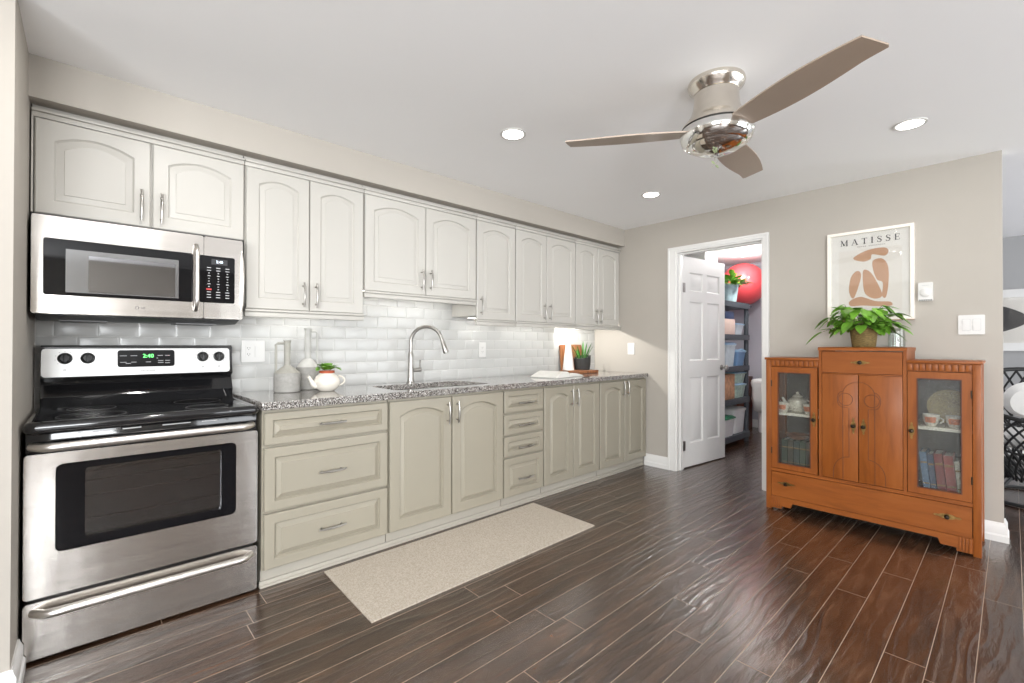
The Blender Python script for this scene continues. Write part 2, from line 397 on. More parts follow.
# ------------------------------------------------------------------ the setting
H = 2.348; WX = 3.03
DX0, DX1, DZ = .950, 1.692, 2.035      # doorway
struct('floor', MB().box(-.3, -7.4, -.06, 6.8, 3.6, 0), M['floor'], 'dark brown hand scraped plank floor')
struct('ceiling', MB().box(-.3, -7.4, H, 6.8, 3.6, H+.08), M['ceiling'], 'smooth white ceiling')
struct('wall_kitchen', MB().box(-.15, -4.30, 0, 0, 3.1, H), M['wall'], 'greige wall behind the kitchen cabinets')
far = MB().prism([(0, 0), (DX0, 0), (DX0, DZ), (DX1, DZ), (DX1, 0), (WX, 0), (WX, H), (0, H)], [], -.12, 0, FY)
struct('wall_far', far, M['wall'], 'greige wall with the open doorway and the poster')
struct('wall_left', MB().box(-.15, -7.2, 0, .85, -4.217, H), M['wall_pale'], 'pale wall return beside the stove')
struct('soffit', MB().box(0, -4.217, 2.177, .387, 0, H), M['wall'], 'greige bulkhead above the upper cabinets')
# rear and right walls with window openings (out of the picture)
struct('wall_rear', MB().prism(rect(.85, 0, 6.6, H), [rect(3.3, .6, 5.3, 2.15)], 7.1, 7.2, FY), M['wall_pale'])
struct('wall_right', MB().prism(rect(-7.2, 0, 3.4, H), [rect(-6.5, .45, -4.5, 2.2), rect(-2.0, .15, .5, 2.3), rect(1.7, .45, 3.0, 2.15)], 6.5, 6.6, KX), M['wall_pale'])
struct('wall_right_room_far', MB().box(2.2, 3.3, 0, 6.6, 3.4, H), M['wall_grey'], 'mid grey wall of the room beyond')
# storage room walls
struct('wall_storage_far', MB().box(0, 2.98, 0, 2.2, 3.08, H), M['wall_cool'], 'cool grey wall at the back of the storage room')
struct('wall_storage_right', MB().box(2.1, .12, 0, 2.2, 3.3, H), M['wall_cool'])
struct('wall_storage_lining', MB().box(0, .12, 0, .02, 2.98, H), M['wall_cool'])
struct('bulkhead', MB().box(.02, 1.5, 2.08, .53, 1.85, H), M['trim'], 'white boxed bulkhead at the storage room ceiling')
# window frames behind the camera
def winframe(name, a0, b0, a1, b1, c, f, nm):
    m = MB().prism(rect(a0, b0, a1, b1), [rect(a0+.05, b0+.05, (a0+a1)/2-.025, b1-.05), rect((a0+a1)/2+.025, b0+.05, a1-.05, b1-.05)], c-.03, c+.03, f)
    struct(name, m, M['trim'])
winframe('window_1', 3.3, .6, 5.3, 2.15, 7.15, FY, 2)
winframe('window_2', -6.5, .45, -4.5, 2.2, 6.55, KX, 2)
winframe('window_3', -2.0, .15, .5, 2.3, 6.55, KX, 2)
winframe('window_4', 1.7, .45, 3.0, 2.15, 6.55, KX, 2)

# baseboards: stepped profile (out, up)
BP = [(0, 0), (.022, 0), (.022, .035), (.016, .045), (.016, .085), (.010, .098), (.006, .111), (0, .111)]
def baseboard(name, runs, label):
    mb = MB()
    for (x0, y0, x1, y1, nx, ny, e0, e1) in runs:      # e = extra mitre length factor at each end
        d = Vector((x1-x0, y1-y0, 0)).normalized()
        a = [Vector((x0+nx*o, y0+ny*o, h)) - d*o*e0 for o, h in BP]
        b = [Vector((x1+nx*o, y1+ny*o, h)) + d*o*e1 for o, h in BP]
        mb.loops([a, b])
    return struct(name, mb, M['trim'], label, 25)
baseboard('baseboard_far', [(.62, 0, .873, 0, 0, -1, 0, 0), (1.745, 0, WX, 0, 0, -1, 0, 1), (WX, 0, WX, .12, 1, 0, 1, 1)], 'white stepped baseboard along the far wall')
baseboard('baseboard_left', [(.64, -4.217, .85, -4.217, 0, 1, 0, 1), (.85, -4.217, .85, -6.9, 1, 0, 1, 0)], 'white stepped baseboard at the wall return beside the stove')
baseboard('baseboard_right_room', [(2.3, 3.3, 6.4, 3.3, 0, -1, 0, 0)], None)
baseboard('baseboard_storage', [(.02, 2.98, 2.1, 2.98, 0, -1, 0, 0)], None)
# door casing and jambs
mb = MB()
mb.prism([(.873, 0), (.873, 2.081), (1.745, 2.081), (1.745, 0), (1.70, 0), (1.70, 2.043), (.942, 2.043), (.942, 0)], [], 0, .016, FY)
mb.prism([(.873, 0), (.873, 2.081), (1.745, 2.081), (1.745, 0), (1.73, 0), (1.73, 2.066), (.888, 2.066), (.888, 0)], [], .014, .024, FY)
mb.prism([(DX0-.02, 0), (DX0-.02, DZ+.02), (DX1+.02, DZ+.02), (DX1+.02, 0), (DX1-.005, 0), (DX1-.005, DZ-.005), (DX0+.005, DZ-.005), (DX0+.005, 0)], [], -.13, .004, FY)
mb.prism([(DX0-.02, 0), (DX0-.02, DZ+.02), (DX1+.02, DZ+.02), (DX1+.02, 0), (DX1-.017, 0), (DX1-.017, DZ-.017), (DX0+.017, DZ-.017), (DX0+.017, 0)], [], -.085, -.045, FY)
struct('trim_1', mb, M['trim'], 'white casing around the open doorway')

# six panel door, swung into the storage room
hx, hy = .972, .105
ang = math.atan2(.868-.101, 1.034-.947)
droot = thing('door_1', 'open white six panel door', None, (hx-.03, hy, .012), ang, None, 'structure')
DW, DH, DT = .738, 2.005, .035
Md = WM['door_1']
dm = MB()
def door_f(sgn):
    return lambda a, b, c: Md @ Vector((a, sgn*c, b))
pan = []
for (a0, a1) in ((.11, .335), (.41, .635)):
    for (b0, b1) in ((.22, .85), (1.01, 1.58), (1.68, 1.86)): pan.append((a0, b0, a1, b1))
t2 = DT/2
for sgn in (1, -1):
    dm.prism(rect(0, 0, DW, DH), [rect(*p) for p in pan], t2-.004, t2, door_f(sgn))
    for (a0, b0, a1, b1) in pan:
        lp = lambda i, c: [door_f(sgn)(*q, c) for q in rect(a0+i, b0+i, a1-i, b1-i)]
        dm.loops([lp(0, t2), lp(.012, t2-.011), lp(.022, t2-.011), lp(.05, t2-.003)], False, True)
dm.merge(MB().box(0, -t2+.0041, 0, DW, t2-.0125, .001), Md)
dm.loops([[door_f(1)(*q, -t2+.003) for q in rect(0, 0, DW, DH)], [door_f(1)(*q, t2-.003) for q in rect(0, 0, DW, DH)]], False, False)
dm.build('door_leaf', M['trim'], droot, 20)
for k in (-1, 1):
    kn = MB()
    q = Md @ Matrix.Translation((DW-.065, k*t2, .93)) @ Matrix.Rotation(-k*PI/2, 4, 'X')
    kn.lathe([(.028, 0), (.028, .006), (.011, .010), (.011, .035), (.026, .045), (.029, .058), (.022, .068), (0, .07)], seg=20, mtx=q)
    kn.build('door_knob', M['nickel'], droot)
for z in (.16, 1.66):
    hm = MB(); hm.merge(MB().box(-.012, -t2-.004, z, .035, -t2+.001, z+.09).box(-.012, -t2-.010, z, .0, -t2+.004, z+.09, .003), Md)
    hm.build('hinge', M['nickel'], droot)

# ------------------------------------------------------------------ backsplash tiles (real bevelled tiles on a grout bed)
mb = MB(); TW, TH, G = .1555, .0795, .0025
z0 = .893
def clip_tile(y0, y1, za, zb):
    if y1-y0 < .012 or zb-za < .012: return
    i = min(.010, (y1-y0)*.3); j = min(.010, (zb-za)*.3)
    lp = lambda d, e, c: [KX(*q, c) for q in rect(y0+d, za+e, y1-d, zb-e)]
    mb.loops([lp(0, 0, .004), lp(0, 0, .007), lp(i, j, .0092)], False, True)
for r in range(12):
    za, zb = z0+r*TH, z0+(r+1)*TH
    off = -2.518 if r % 2 == 1 else -2.444
    k0 = int((-4.3-off)/TW)-1
    for k in range(k0, k0+32):
        y0, y1 = off+k*TW+G/2, off+(k+1)*TW-G/2
        y0, y1 = max(y0, -4.213), min(y1, -.002)
        zt = 1.70
        if y0 > -2.78 and y1 < -1.87: zt = 1.70
        if y0 >= y1 or za >= zt: continue
        clip_tile(y0, y1, za+G/2, min(zb-G/2, zt))
struct('wall_backsplash', mb, M['tile'], 'white bevelled subway tile backsplash', 15)
struct('wall_backsplash_grout', MB().box(0, -4.217, .86, .0055, 0, 1.72), M['grout'])

# ------------------------------------------------------------------ cabinet doors, drawers, handles
def panel_front(y0, z0_, y1, z1, xb, xf, arch, stile=.058, top=None, dp=.0145):
    """raised panel front in the kitchen plane"""
    mb = MB(); n = 15; w = y1-y0
    if top is None: top = stile
    rise = min(.042, w*.095) if arch else 0
    def loop(i, jt, c, rs=True):
        a0, a1, b0 = y0+i, y1-i, z0_+i
        pts = [KX(a0, b0, c), KX(a1, b0, c)]
        for k in range(n):
            t = k/(n-1); a = a1+(a0-a1)*t
            b = z1-jt - (rise*(2*t-1)**2 if rs and arch else 0)
            pts.append(KX(a, b, c))
        return pts
    r = .004
    s, tp = stile, top
    mb.loops([loop(0, 0, xb, False), loop(0, 0, xf-r, False), loop(r, r, xf, False),
              loop(s, tp, xf), loop(s+.003, tp+.003, xf-dp*.62), loop(s+.007, tp+.007, xf-dp),
              loop(s+.030, tp+.030, xf-.0032), loop(s+.0315, tp+.0315, xf-.0002)])
    return mb
def bow_handle(c, axis, length, out):
    """bow pull; axis 'y' or 'z', projecting along +x"""
    mb = MB(); c = Vector(c); L = length/2
    ax = Vector((0, 1, 0)) if axis == 'y' else Vector((0, 0, 1)); ox = Vector((1, 0, 0))
    pts, rad = [], []
    for k in range(13):
        t = -1+2*k/12
        pts.append(c+ax*t*L+ox*(out-.009*t*t)); rad.append(.0068-.0024*abs(t)+.0012*(abs(t) > .95))
    mb.tube(pts, rad, 10)
    for sg in (-1, 1):
        p = c+ax*sg*L*.72
        mb.tube([p, p+ox*.004, p+ox*(out-.004)], [.0065, .0042, .0042], 10)
    return mb
XU = .337
def upper(name, label, y0, y1, zb, zt, doors, hz, rail=True, filler_left=0):
    t = thing(name, label, 'cabinet', (0, (y0+y1)/2, zb), 0, 'white upper kitchen cabinets')
    body = MB().box(.0145, y0+.001, zb+(.03 if rail else .005), XU-.02, y1-.001, 2.149)
    body.build('body', M['upper'], t)
    MB().box(.02, y0+.001, 2.1495, XU-.035, y1-.001, 2.1765).build('filler', M['upper'], t)
    tr = MB().box(XU-.0195, y0, zt+.003, XU-.004, y1, 2.140, .002).box(XU-.0195, y0, 2.1405, XU+.006, y1, 2.152, .003)
    if filler_left: tr.box(XU-.0195, y0, zb, XU, y0+filler_left, zt+.002, .002)
    tr.build('top_trim', M['upper'], t)
    if rail:
        MB().box(XU-.022, y0, zb-.016, XU+.010, y1, zb-.003, .004).box(XU-.022, y0, zb-.044, XU+.002, y1, zb-.0165, .004).build('light_rail', M['upper'], t)
    for (a, b, hs) in doors:
        d = panel_front(a+.0015, zb, b-.0015, zt, XU-.019, XU, True, .058, .050, .009).build('door', M['upper'], t, 25)
        hy_ = a+.034 if hs == 'l' else b-.034
        bow_handle((XU, hy_, hz), 'z', .14, .030).build('handle', M['nickel'], d)
    return t
ZT = 2.116
upper('upper_cabinet', 'short white two door cabinet above the microwave', -4.212, -3.433, 1.72, ZT, [(-4.203, -3.822, 'r'), (-3.816, -3.434, 'l')], 1.815, False, .006)
upper('upper_cabinet', 'tall white two door cabinet immediately right of the microwave', -3.430, -2.773, 1.365, ZT, [(-3.425, -3.101, 'r'), (-3.099, -2.776, 'l')], 1.455)
upper('upper_cabinet', 'shorter white two door cabinet hanging above the sink', -2.770, -1.884, 1.513, ZT, [(-2.767, -2.326, 'r'), (-2.324, -1.888, 'l')], 1.615)
upper('upper_cabinet', 'narrow white single door cabinet right of the sink cabinet', -1.881, -1.480, 1.365, ZT, [(-1.878, -1.483, 'l')], 1.468)
upper('upper_cabinet', 'white two door cabinet above the open book', -1.477, -.720, 1.365, ZT, [(-1.475, -1.111, 'r'), (-1.109, -.722, 'l')], 1.455)
upper('upper_cabinet', 'last white two door cabinet in the corner at the far wall', -.717, -.001, 1.365, ZT, [(-.715, -.384, 'r'), (-.382, -.03, 'l')], 1.448)
# under cabinet light strips (fixed up behind the light rails)
def strip(y0, y1, zb, label, pw, tilt=0):
    z = zb+.0295; t = thing('under_cabinet_light', label, 'light', (.12, (y0+y1)/2, z), 0, 'under cabinet lights')
    MB().box((.095), y0, z-.008, .145, y1, z, .002).build('housing', M['white_plastic'], t)
    MB().box(.106, y0+.01, z-.0095, .134, y1-.01, z-.0081).build('diffuser', M['lamp_cool'], t)
    a = area('under_cabinet_lamp', (.12, (y0+y1)/2, z-.011), (.12, (y0+y1)/2+tilt, 0), .02, y1-y0-.02, pw, (1, .975, .93))
    return a
strip(-3.3, -2.9, 1.365, 'light strip under the tall cabinet next to the microwave', .25)
strip(-2.7, -1.95, 1.513, 'light strip under the cabinet above the sink', .38)
strip(-1.80, -1.52, 1.365, 'light strip under the narrow single door cabinet', .22)
strip(-1.40, -.80, 1.365, 'light strip under the cabinet above the open book', .34)
strip(-.64, -.30, 1.365, 'light strip under the corner cabinet at the far wall', .35)
area('end_wall_fill_lamp', (.16, -.66, 1.384), (.24, 0, 1.22), .02, .02, 5.0, (1, .975, .93))  # extra lamp without a fixture, added to brighten the end of the far wall

XB = .640
I3 = lambda a, b, c: Vector((a, b, c))
def base(name, label, y0, y1, fronts):
    t = thing(name, label, 'cabinet', (0, (y0+y1)/2, 0), 0, 'greige base kitchen cabinets')
    MB().prism(rect(.015, y0+.001, XB-.021, y1-.001), [rect(.03, y0+.018, XB-.04, y1-.018)], .098, .8555, I3).box(.015, y0+.001, .082, XB-.021, y1-.001, .0979).build('body', M['lower'], t, 0)
    MB().box(.05, y0+.001, .012, .604, y1-.001, .0815).build('toe_kick', M['toe'], t)
    for (kind, a, b, zb, zt, hh) in fronts:
        if kind == 'drawer':
            st = .046 if zt-zb > .2 else .036
            d = panel_front(a+.0025, zb, b-.0025, zt, XB-.020, XB, False, st).build('drawer', M['lower'], t, 25)
            bow_handle((XB, (a+b)/2, hh), 'y', .14 if b-a > .5 else .15, .030).build('handle', M['nickel'], d)
        else:
            d = panel_front(a+.0025, zb, b-.0025, zt, XB-.020, XB, True, .062, .05).build('door', M['lower'], t, 25)
            hy_ = a+.034 if kind == 'l' else b-.034
            bow_handle((XB, hy_, hh), 'z', .14, .030).build('handle', M['nickel'], d)
    return t
ZD0, ZD1 = .088, .842
base('drawer_cabinet', 'wide greige three drawer cabinet beside the stove', -3.418, -2.762, [('drawer', -3.412, -2.764, .685, ZD1, .765), ('drawer', -3.412, -2.764, .366, .672, .515), ('drawer', -3.412, -2.764, ZD0, .353, .22)])
base('base_cabinet', 'greige two door cabinet under the sink', -2.758, -1.876, [('r', -2.754, -2.319, ZD0, ZD1, .742), ('l', -2.315, -1.878, ZD0, ZD1, .742)])
base('drawer_cabinet', 'narrow greige four drawer cabinet right of the sink', -1.872, -1.468, [('drawer', -1.870, -1.470, .687, ZD1, .752), ('drawer', -1.870, -1.470, .531, .672, .592), ('drawer', -1.870, -1.470, .376, .516, .431), ('drawer', -1.870, -1.470, ZD0, .361, .205)])
base('base_cabinet', 'greige two door cabinet between the four drawers and the corner cabinet', -1.464, -.762, [('r', -1.460, -1.114, ZD0, ZD1, .745), ('l', -1.112, -.764, ZD0, ZD1, .745)])
base('base_cabinet', 'last greige two door cabinet at the far wall', -.758, -.012, [('r', -.754, -.384, ZD0, ZD1, .77), ('l', -.382, -.014, ZD0, ZD1, .77)])
struct('trim_2', MB().box(.600, -3.424, 0, .628, -.022, .0115, .004).box(.604, -3.424, .001, .616, -.022, .03, .003), M['toe'], 'pale strip along the foot of the base cabinets')
# right end return of the cabinet run
# countertop with sink cut-out
SY0, SY1, SX0, SX1 = -2.66, -1.93, .19, .56
ct = MB().prism([(.0145, -3.428), (.650, -3.428), (.658, -3.422), (.658, -.004), (.0145, -.004)], [[(x, y) for x, y in rrect(SX0, SY0, SX1, SY1, .05)]], .858, .897, lambda a, b, c: Vector((a, b, c)))
o = ct.build('countertop', M['granite']); tag(o, 'speckled grey granite countertop along the base cabinets', 'countertop')
bv = o.modifiers.new('edge', 'BEVEL'); bv.width = .005; bv.segments = 2; bv.limit_method = 'ANGLE'; bv.angle_limit = math.radians(50)

# sink
sk = thing('kitchen_sink', 'stainless double bowl sink set into the granite counter', 'sink', (.36, -2.3, .69))
I = lambda a, b, c: Vector((a, b, c))
mb = MB()
MIDY = (SY0+SY1)/2
mb.prism(rrect(SX0-.015, SY0-.015, SX1+.015, SY1+.015, .05), [rrect(SX0+.01, SY0+.01, SX1-.01, MIDY-.012, .05), rrect(SX0+.01, MIDY+.012, SX1-.01, SY1-.01, .05)], .846, .8565, I)
mb.build('rim', M['sink_steel'], sk)
for (ya, yb) in ((SY0+.01, MIDY-.012), (MIDY+.012, SY1-.01)):
    b_ = MB(); lp = lambda i, z, r: [Vector((x, y, z)) for x, y in rrect(SX0+.01+i, ya+i, SX1-.01-i, yb-i, r)]
    b_.loops([lp(-.003, .8458, .05), lp(-.003, .69, .05), lp(.0, .69, .05)], True, False)
    b_.loops([lp(0, .8458, .05), lp(.006, .72, .05), lp(.03, .70, .04)], False, True)
    bo = b_.build('bowl', M['sink_steel'], sk)
    MB().lathe([(.035, .7005), (.035, .704), (.02, .7045), (0, .702)], ((SX0+SX1)/2, (ya+yb)/2, 0), 20).build('drain', M['chrome'], bo)
# faucet
fx, fy, fz = .135, -2.325, .8972
fc = thing('kitchen_faucet', 'brushed nickel gooseneck faucet behind the sink', 'faucet', (fx, fy, fz))
MB().lathe([(.030, 0), (.030, .006), (.024, .012), (.022, .05), (.0195, .13), (.020, .20), (.0165, .215), (.0135, .225), (.0135, .235)], (fx, fy, fz), 24).build('base', M['nickel'], fc)
pts = [(fx, fy, fz+.23), (fx, fy, fz+.29)]
for k in range(1, 15):
    t = PI*k/14*.93; q_ = .118-.118*math.cos(t); pts.append((fx+q_*.80, fy+q_*.60, fz+.29+.115*math.sin(t)))
e = Vector(pts[-1]); d = (e-Vector(pts[-2])).normalized(); pts.append(tuple(e+d*.02))
MB().tube(pts, .0125, 14).build('spout', M['nickel'], fc)
e = Vector(pts[-1]); hd = MB().tube([e, e+d*.006, e+d*.03, e+d*.075, e+d*.085], [.0135, .0165, .0165, .021, .018], 16)
hd.build('spray_head', M['nickel'], fc)
lv = MB().tube([(fx, fy+.018, fz+.092), (fx, fy+.084, fz+.092), (fx, fy+.088, fz+.092)], [.014, .014, .010], 14).tube([(fx, fy+.072, fz+.10), (fx+.004, fy+.074, fz+.135), (fx+.008, fy+.076, fz+.165)], [.007, .006, .007], 10)
lv.build('lever', M['nickel'], fc)

# ------------------------------------------------------------------ stove
SYL, SYR, XS = -4.205, -3.438, .634
st = thing('stove', 'stainless steel electric stove with black cooktop', 'stove', (.34, (SYL+SYR)/2, 0))
MB().box(.03, SYL+.004, .03, .575, SYR-.004, .84).box(.06, SYL+.03, .0, .56, SYL+.07, .03).box(.06, SYR-.07, .0, .56, SYR-.03, .03).build('body', M['black_sat'], st)
# cooktop
mb = MB()
mb.loops([[KX(*q, c) for q in []] for c in []]) if False else None
lp = lambda i, z, r: [Vector((x, y, z)) for x, y in rrect(.055+i, SYL-.002+i, .668-i, SYR+.002-i, r)]
mb.loops([lp(.012, .842, .02), lp(.0, .856, .03), lp(0, .874, .03), lp(.006, .884, .03), lp(.020, .888, .03), lp(.03, .8845, .025), lp(.034, .8835, .02)])
mb.build('cooktop', M['black_gloss'], st, 60)
for (x, y, r) in ((.24, -4.02, .085), (.24, -3.62, .10), (.50, -4.02, .11), (.50, -3.62, .085)):
    MB().prism(circ(y, x, r, 40), [circ(y, x, r-.004, 40)], .8836, .8839, lambda a, b, c: Vector((b, a, c))).build('burner_ring', M['dark_slot'], st)
# back guard
bgm = MB().prism([(.02, .875), (.10, .875), (.112, .93), (.075, 1.0), (.105, 1.018), (.088, 1.160), (.070, 1.168), (.02, 1.168)], [], SYL+.012, SYR-.0, lambda a, b, c: Vector((a, c, b)))
bgm.build('backguard', M['black_gloss'], st, 20)
# silver control panel, tilted
tilt = math.atan2(.017, .142)
MP = Matrix.Translation((.105, (SYL+SYR)/2, 1.018)) @ Matrix.Rotation(-tilt, 4, 'Y')
PF = lambda a, b, c: MP @ Vector((c, a, b))
hw = .369
mb = MB().prism(rrect(-hw, .004, hw, .134, .014), [], .0, .008, PF)
cp = mb.build('control_panel', M['silver_panel'], st, 30)
yc = (SYL+SYR)/2
for yk in (-4.113, -4.035, -3.578, -3.503):
    a = yk-yc
    q = MP @ Matrix(((0, 0, 1, .008), (1, 0, 0, a), (0, 1, 0, .089), (0, 0, 0, 1)))
    k_ = MB().lathe([(.026, 0), (.026, .004), (.021, .006), (.019, .022), (.016, .025), (0, .0255)], seg=24, mtx=q)
    k_.merge(MB().box(-.005, -.021, .006, .005, .021, .031, .002), q)
    k_.build('knob', M['black_sat'], st)
    mk = MB()
    for j in range(9):
        t = -PI*.75+j*PI*1.5/8
        mk.prism(circ(a+.033*math.sin(t), .089+.033*math.cos(t), .0014, 6), [], .0081, .0084, PF)
    mk.prism(circ(a, .035, .0045, 10), [circ(a, .035, .003, 10)], .0081, .0084, PF)
    mk.build('knob_marks', M['dark_slot'], cp)
dsp = MB().prism(rrect(-.107, .042, .120, .126, .012), [], .008, .0098, PF).build('display', M['black_glass'], st, 30)
mk = MB()
for (a, b, w_) in [(-.085, .098, .026), (-.045, .098, .026), (-.085, .066, .024), (-.045, .066, .02), (-.066, .060, .02), (.012, .066, .02), (.06, .098, .022), (.09, .098, .02), (.062, .072, .022), (.09, .072, .02), (.062, .062, .022), (.09, .060, .02), (.048, .085, .006)]:
    mk.prism(rect(a-w_/2, b-.0015, a+w_/2, b+.0015), [], .0099, .0101, PF)
mk.build('display_marks', M['grey_mark'], dsp)
MB().text('2:40', .026, MP @ Matrix(((0, 0, 1, .0101), (1, 0, 0, .012), (0, 1, 0, .096), (0, 0, 0, 1))), .0003).build('clock_digits', M['green_led'], dsp, 0)
MB().text('FRIGIDAIRE', .0115, MP @ Matrix(((0, 0, 1, .0085), (1, 0, 0, .012), (0, 1, 0, .022), (0, 0, 0, 1))), .0003).build('maker_lettering', M['dark_slot'], cp, 0)
# front: vent panel, door, drawer
MB().box(.574, SYL+.003, .770, .622, SYR-.003, .8415, .003).build('front_rail', M['black_gloss'], st)
for (a, b) in ((-4.02, -3.95), (-3.93, -3.87), (-3.80, -3.70), (-3.66, -3.60)):
    MB().box(.6205, a, .829, .6235, b, .8335, .001).build('vent_slot', M['grey_mark'], st)
dr = MB().prism(rrect(SYL, .236, SYR, .766, .012), [rrect(-4.122, .392, -3.527, .722, .022)], .580, XS, KX).build('oven_door', M['steel_h'], st, 30)
MB().prism(rrect(-4.120, .394, -3.529, .720, .021), [rrect(-4.04, .425, -3.585, .695, .012)], .60, XS-.004, KX).build('window_border', M['black_glass'], dr, 30)
MB().box(.612, -4.041, .424, .618, -3.584, .696).build('window_glass', M['glass_oven'], dr)
cav = MB(); lpk = lambda i, x: [KX(*q, x) for q in rect(-4.08+i, .40+i, -3.55-i, .70-i)]
cav.loops([lpk(0, .6), lpk(0, .5755)], False, False)
cav.loops([lpk(.03, .6), lpk(.03, .5765)], False, True); cav.build('oven_interior', M['dark_cavity'], dr)
rk = MB()
for z in (.485, .575, .635):
    rk.tube([(.59, -4.04, z), (.59, -3.59, z)], .0025, 6)
for k in range(24): rk.tube([(.588, -4.03+.019*k, .485), (.588, -4.03+.019*k, .500)], .0012, 5)
rk.build('oven_rack', M['chrome'], dr)
def bar_handle(z, y0, y1, out, r, x0, droop):
    mb = MB(); pts = []; n = 24
    for k in range(n+1):
        t = k/n; y = y0+(y1-y0)*t; e = min(t, 1-t)
        o = out*(1-(1-min(1, e/.07))**2.2)
        pts.append((x0+.004+o, y, z-droop*(1-(2*t-1)**2)))
    return mb.tube(pts, [r]*(n+1), 12)
bar_handle(.795, -4.185, -3.463, .045, .0165, .625, .0).build('handle', M['steel_handle'], dr)
dw = MB().prism(rrect(SYL, .014, SYR, .222, .014), [], .58, XS, KX).build('storage_drawer', M['steel_h'], st, 30)
bar_handle(.186, -4.178, -3.466, .042, .016, XS-.006, -.0).build('handle', M['steel_handle'], dw)
MB().box(.576, SYL+.01, .222, .60, SYR-.01, .236).build('door_gap', M['black_sat'], st)

# ------------------------------------------------------------------ microwave
YL, YR, XM, Z0, Z1 = -4.205, -3.456, .410, 1.300, 1.700
mw = thing('microwave', 'stainless over the range microwave with black window', 'microwave', (.2, (YL+YR)/2, Z0))
MB().box(.014, YL, Z0+.02, XM-.045, YR, Z1+.012).build('body', M['black_sat'], mw)
und = MB().prism([(.014, Z0-.018), (.30, Z0-.022), (XM-.03, Z0-.004), (XM-.03, Z0+.0195), (.014, Z0+.0195)], [], YL+.01, YR-.01, lambda a, b, c: Vector((a, c, b)))
und.build('underside', M['black_sat'], mw, 20)
for (a, b) in ((-4.13, -3.97), (-3.72, -3.55)):
    MB().box(.12, a, Z0-.0265, .30, b, Z0-.0195, .002).build('grease_filter', M['dark_cavity'], mw)
YS = -3.623
def steel_front(y0, y1, rnd):
    mb = MB(); pr = []
    return mb
md = MB().prism(rrect(YL, Z0, YS-.001, Z1, .008), [rrect(-4.171, 1.376, -3.6655, 1.609, .01)], XM-.044, XM, KX).build('door', M['steel_h'], mw, 30)
MB().prism(rrect(-4.170, 1.377, -3.6665, 1.608, .009), [], XM-.02, XM-.0015, KX).build('window', M['black_glass'], md, 30)
MB().prism(rect(-4.105, 1.390, -3.722, 1.570), [rect(-4.035, 1.395, -3.735, 1.550)], XM-.00149, XM-.0009, KX).build('window_screen', M['mirror_grey'], md, 0)
MB().prism(rect(-4.0345, 1.3955, -3.7355, 1.5495), [], XM-.00149, XM-.0009, KX).build('window_pane', M['mirror_black'], md, 0)
mcp = MB().prism(rrect(YS+.001, Z0, YR, Z1, .008), [], XM-.044, XM, KX)
mcp = mcp.build('control_side', M['steel_h'], mw, 30)
MB().tube([(XM-.006, -3.462, 1.33), (XM+.002, -3.459, 1.38), (XM+.006, -3.458, 1.50), (XM+.002, -3.459, 1.60), (XM-.006, -3.462, 1.66)], [.004, .008, .010, .008, .004], 10).build('side_grip', M['steel_handle'], mw)
kp = MB().prism(rrect(-3.641, 1.378, -3.492, 1.607, .008), [], XM, XM+.003, KX).build('keypad', M['black_glass'], mw, 30)
MB().prism(rect(-3.592, 1.566, -3.524, 1.593), [], XM+.003, XM+.0034, KX).build('display', M['ink'], kp, 0)
MB().text('2:40', .017, TK(XM+.0037, -3.558, 1.5795), .0002).build('clock_digits', M['white_led'], kp, 0)
mk = MB(); rmk = MB(); random.seed(3)
for r in range(12):
    z = 1.549-r*.0132
    for c, a in enumerate((-3.602, -3.563, -3.524)):
        if r in (0, 1, 9, 10, 11): w_ = .017
        else: w_ = .006 if r % 3 else .012
        (rmk if (r == 8 and c == 0) else mk).prism(rect(a-w_/2, z-.0016, a+w_/2, z+.0016) if not (r == 8 and c == 0) else rect(a-.011, z-.004, a+.011, z+.004), [], XM+.0031, XM+.0034, KX)
mk.build('key_marks', M['grey_mark'], kp, 0); rmk.build('stop_key', M['red_mark'], kp, 0)
hm = MB(); hp = []
for k in range(15):
    t = k/14; e = min(t, 1-t); hp.append((XM+.004+.036*(1-(1-min(1, e/.12))**2), -3.655, 1.338+.312*t))
hm.tube(hp, [.0095]*15, 12); hm.build('handle', M['steel_handle'], md)
bd = MB().prism(circ(-3.874, 1.337, .0068, 16), [circ(-3.874, 1.337, .0052, 16)], XM, XM+.0006, KX)
bd.text('LG', .013, TK(XM+.0003, -3.852, 1.337), .0003); bd.build('maker_badge', M['dark_slot'], md, 0)

# ------------------------------------------------------------------ wall plates
def plate_k(name, label, cat, y0, y1, zc, hgt=.122, combo=False, x=.0128):
    t = thing(name, label, cat, (x, (y0+y1)/2, zc))
    MB().prism(rrect(y0, zc-hgt/2, y1, zc+hgt/2, .006), [], x, x+.006, KX).build('plate', M['white_plastic'], t, 30)
    yo = y0+(y1-y0)*.3 if combo else (y0+y1)/2
    MB().prism(rrect(yo-.017, zc-.034, yo+.017, zc+.034, .003), [], x+.006, x+.0078, KX).build('receptacle', M['white_plastic'], t, 30)
    sl = MB()
    for dz in (.018, -.018):
        for dy in (-.006, .006): sl.prism(rect(yo+dy-.0012, zc+dz-.002, yo+dy+.0012, zc+dz+.006), [], x+.0078, x+.0081, KX)
        sl.prism(circ(yo, zc+dz-.008, .0022, 8), [], x+.0078, x+.0081, KX)
    sl.build('slot', M['dark_slot'], t, 0)
    if combo:
        yo = y0+(y1-y0)*.7
        MB().prism(rrect(yo-.017, zc-.034, yo+.017, zc+.034, .003), [], x+.006, x+.010, KX).build('rocker', M['white_plastic'], t, 30)
    return t
plate_k('outlet', 'white double plate with outlet and rocker switch beside the stove', 'outlet', -3.375, -3.25, 1.133, .127, True)
plate_k('outlet', 'small white outlet plate on the tiles right of the faucet', 'outlet', -1.606, -1.531, 1.13, .126)
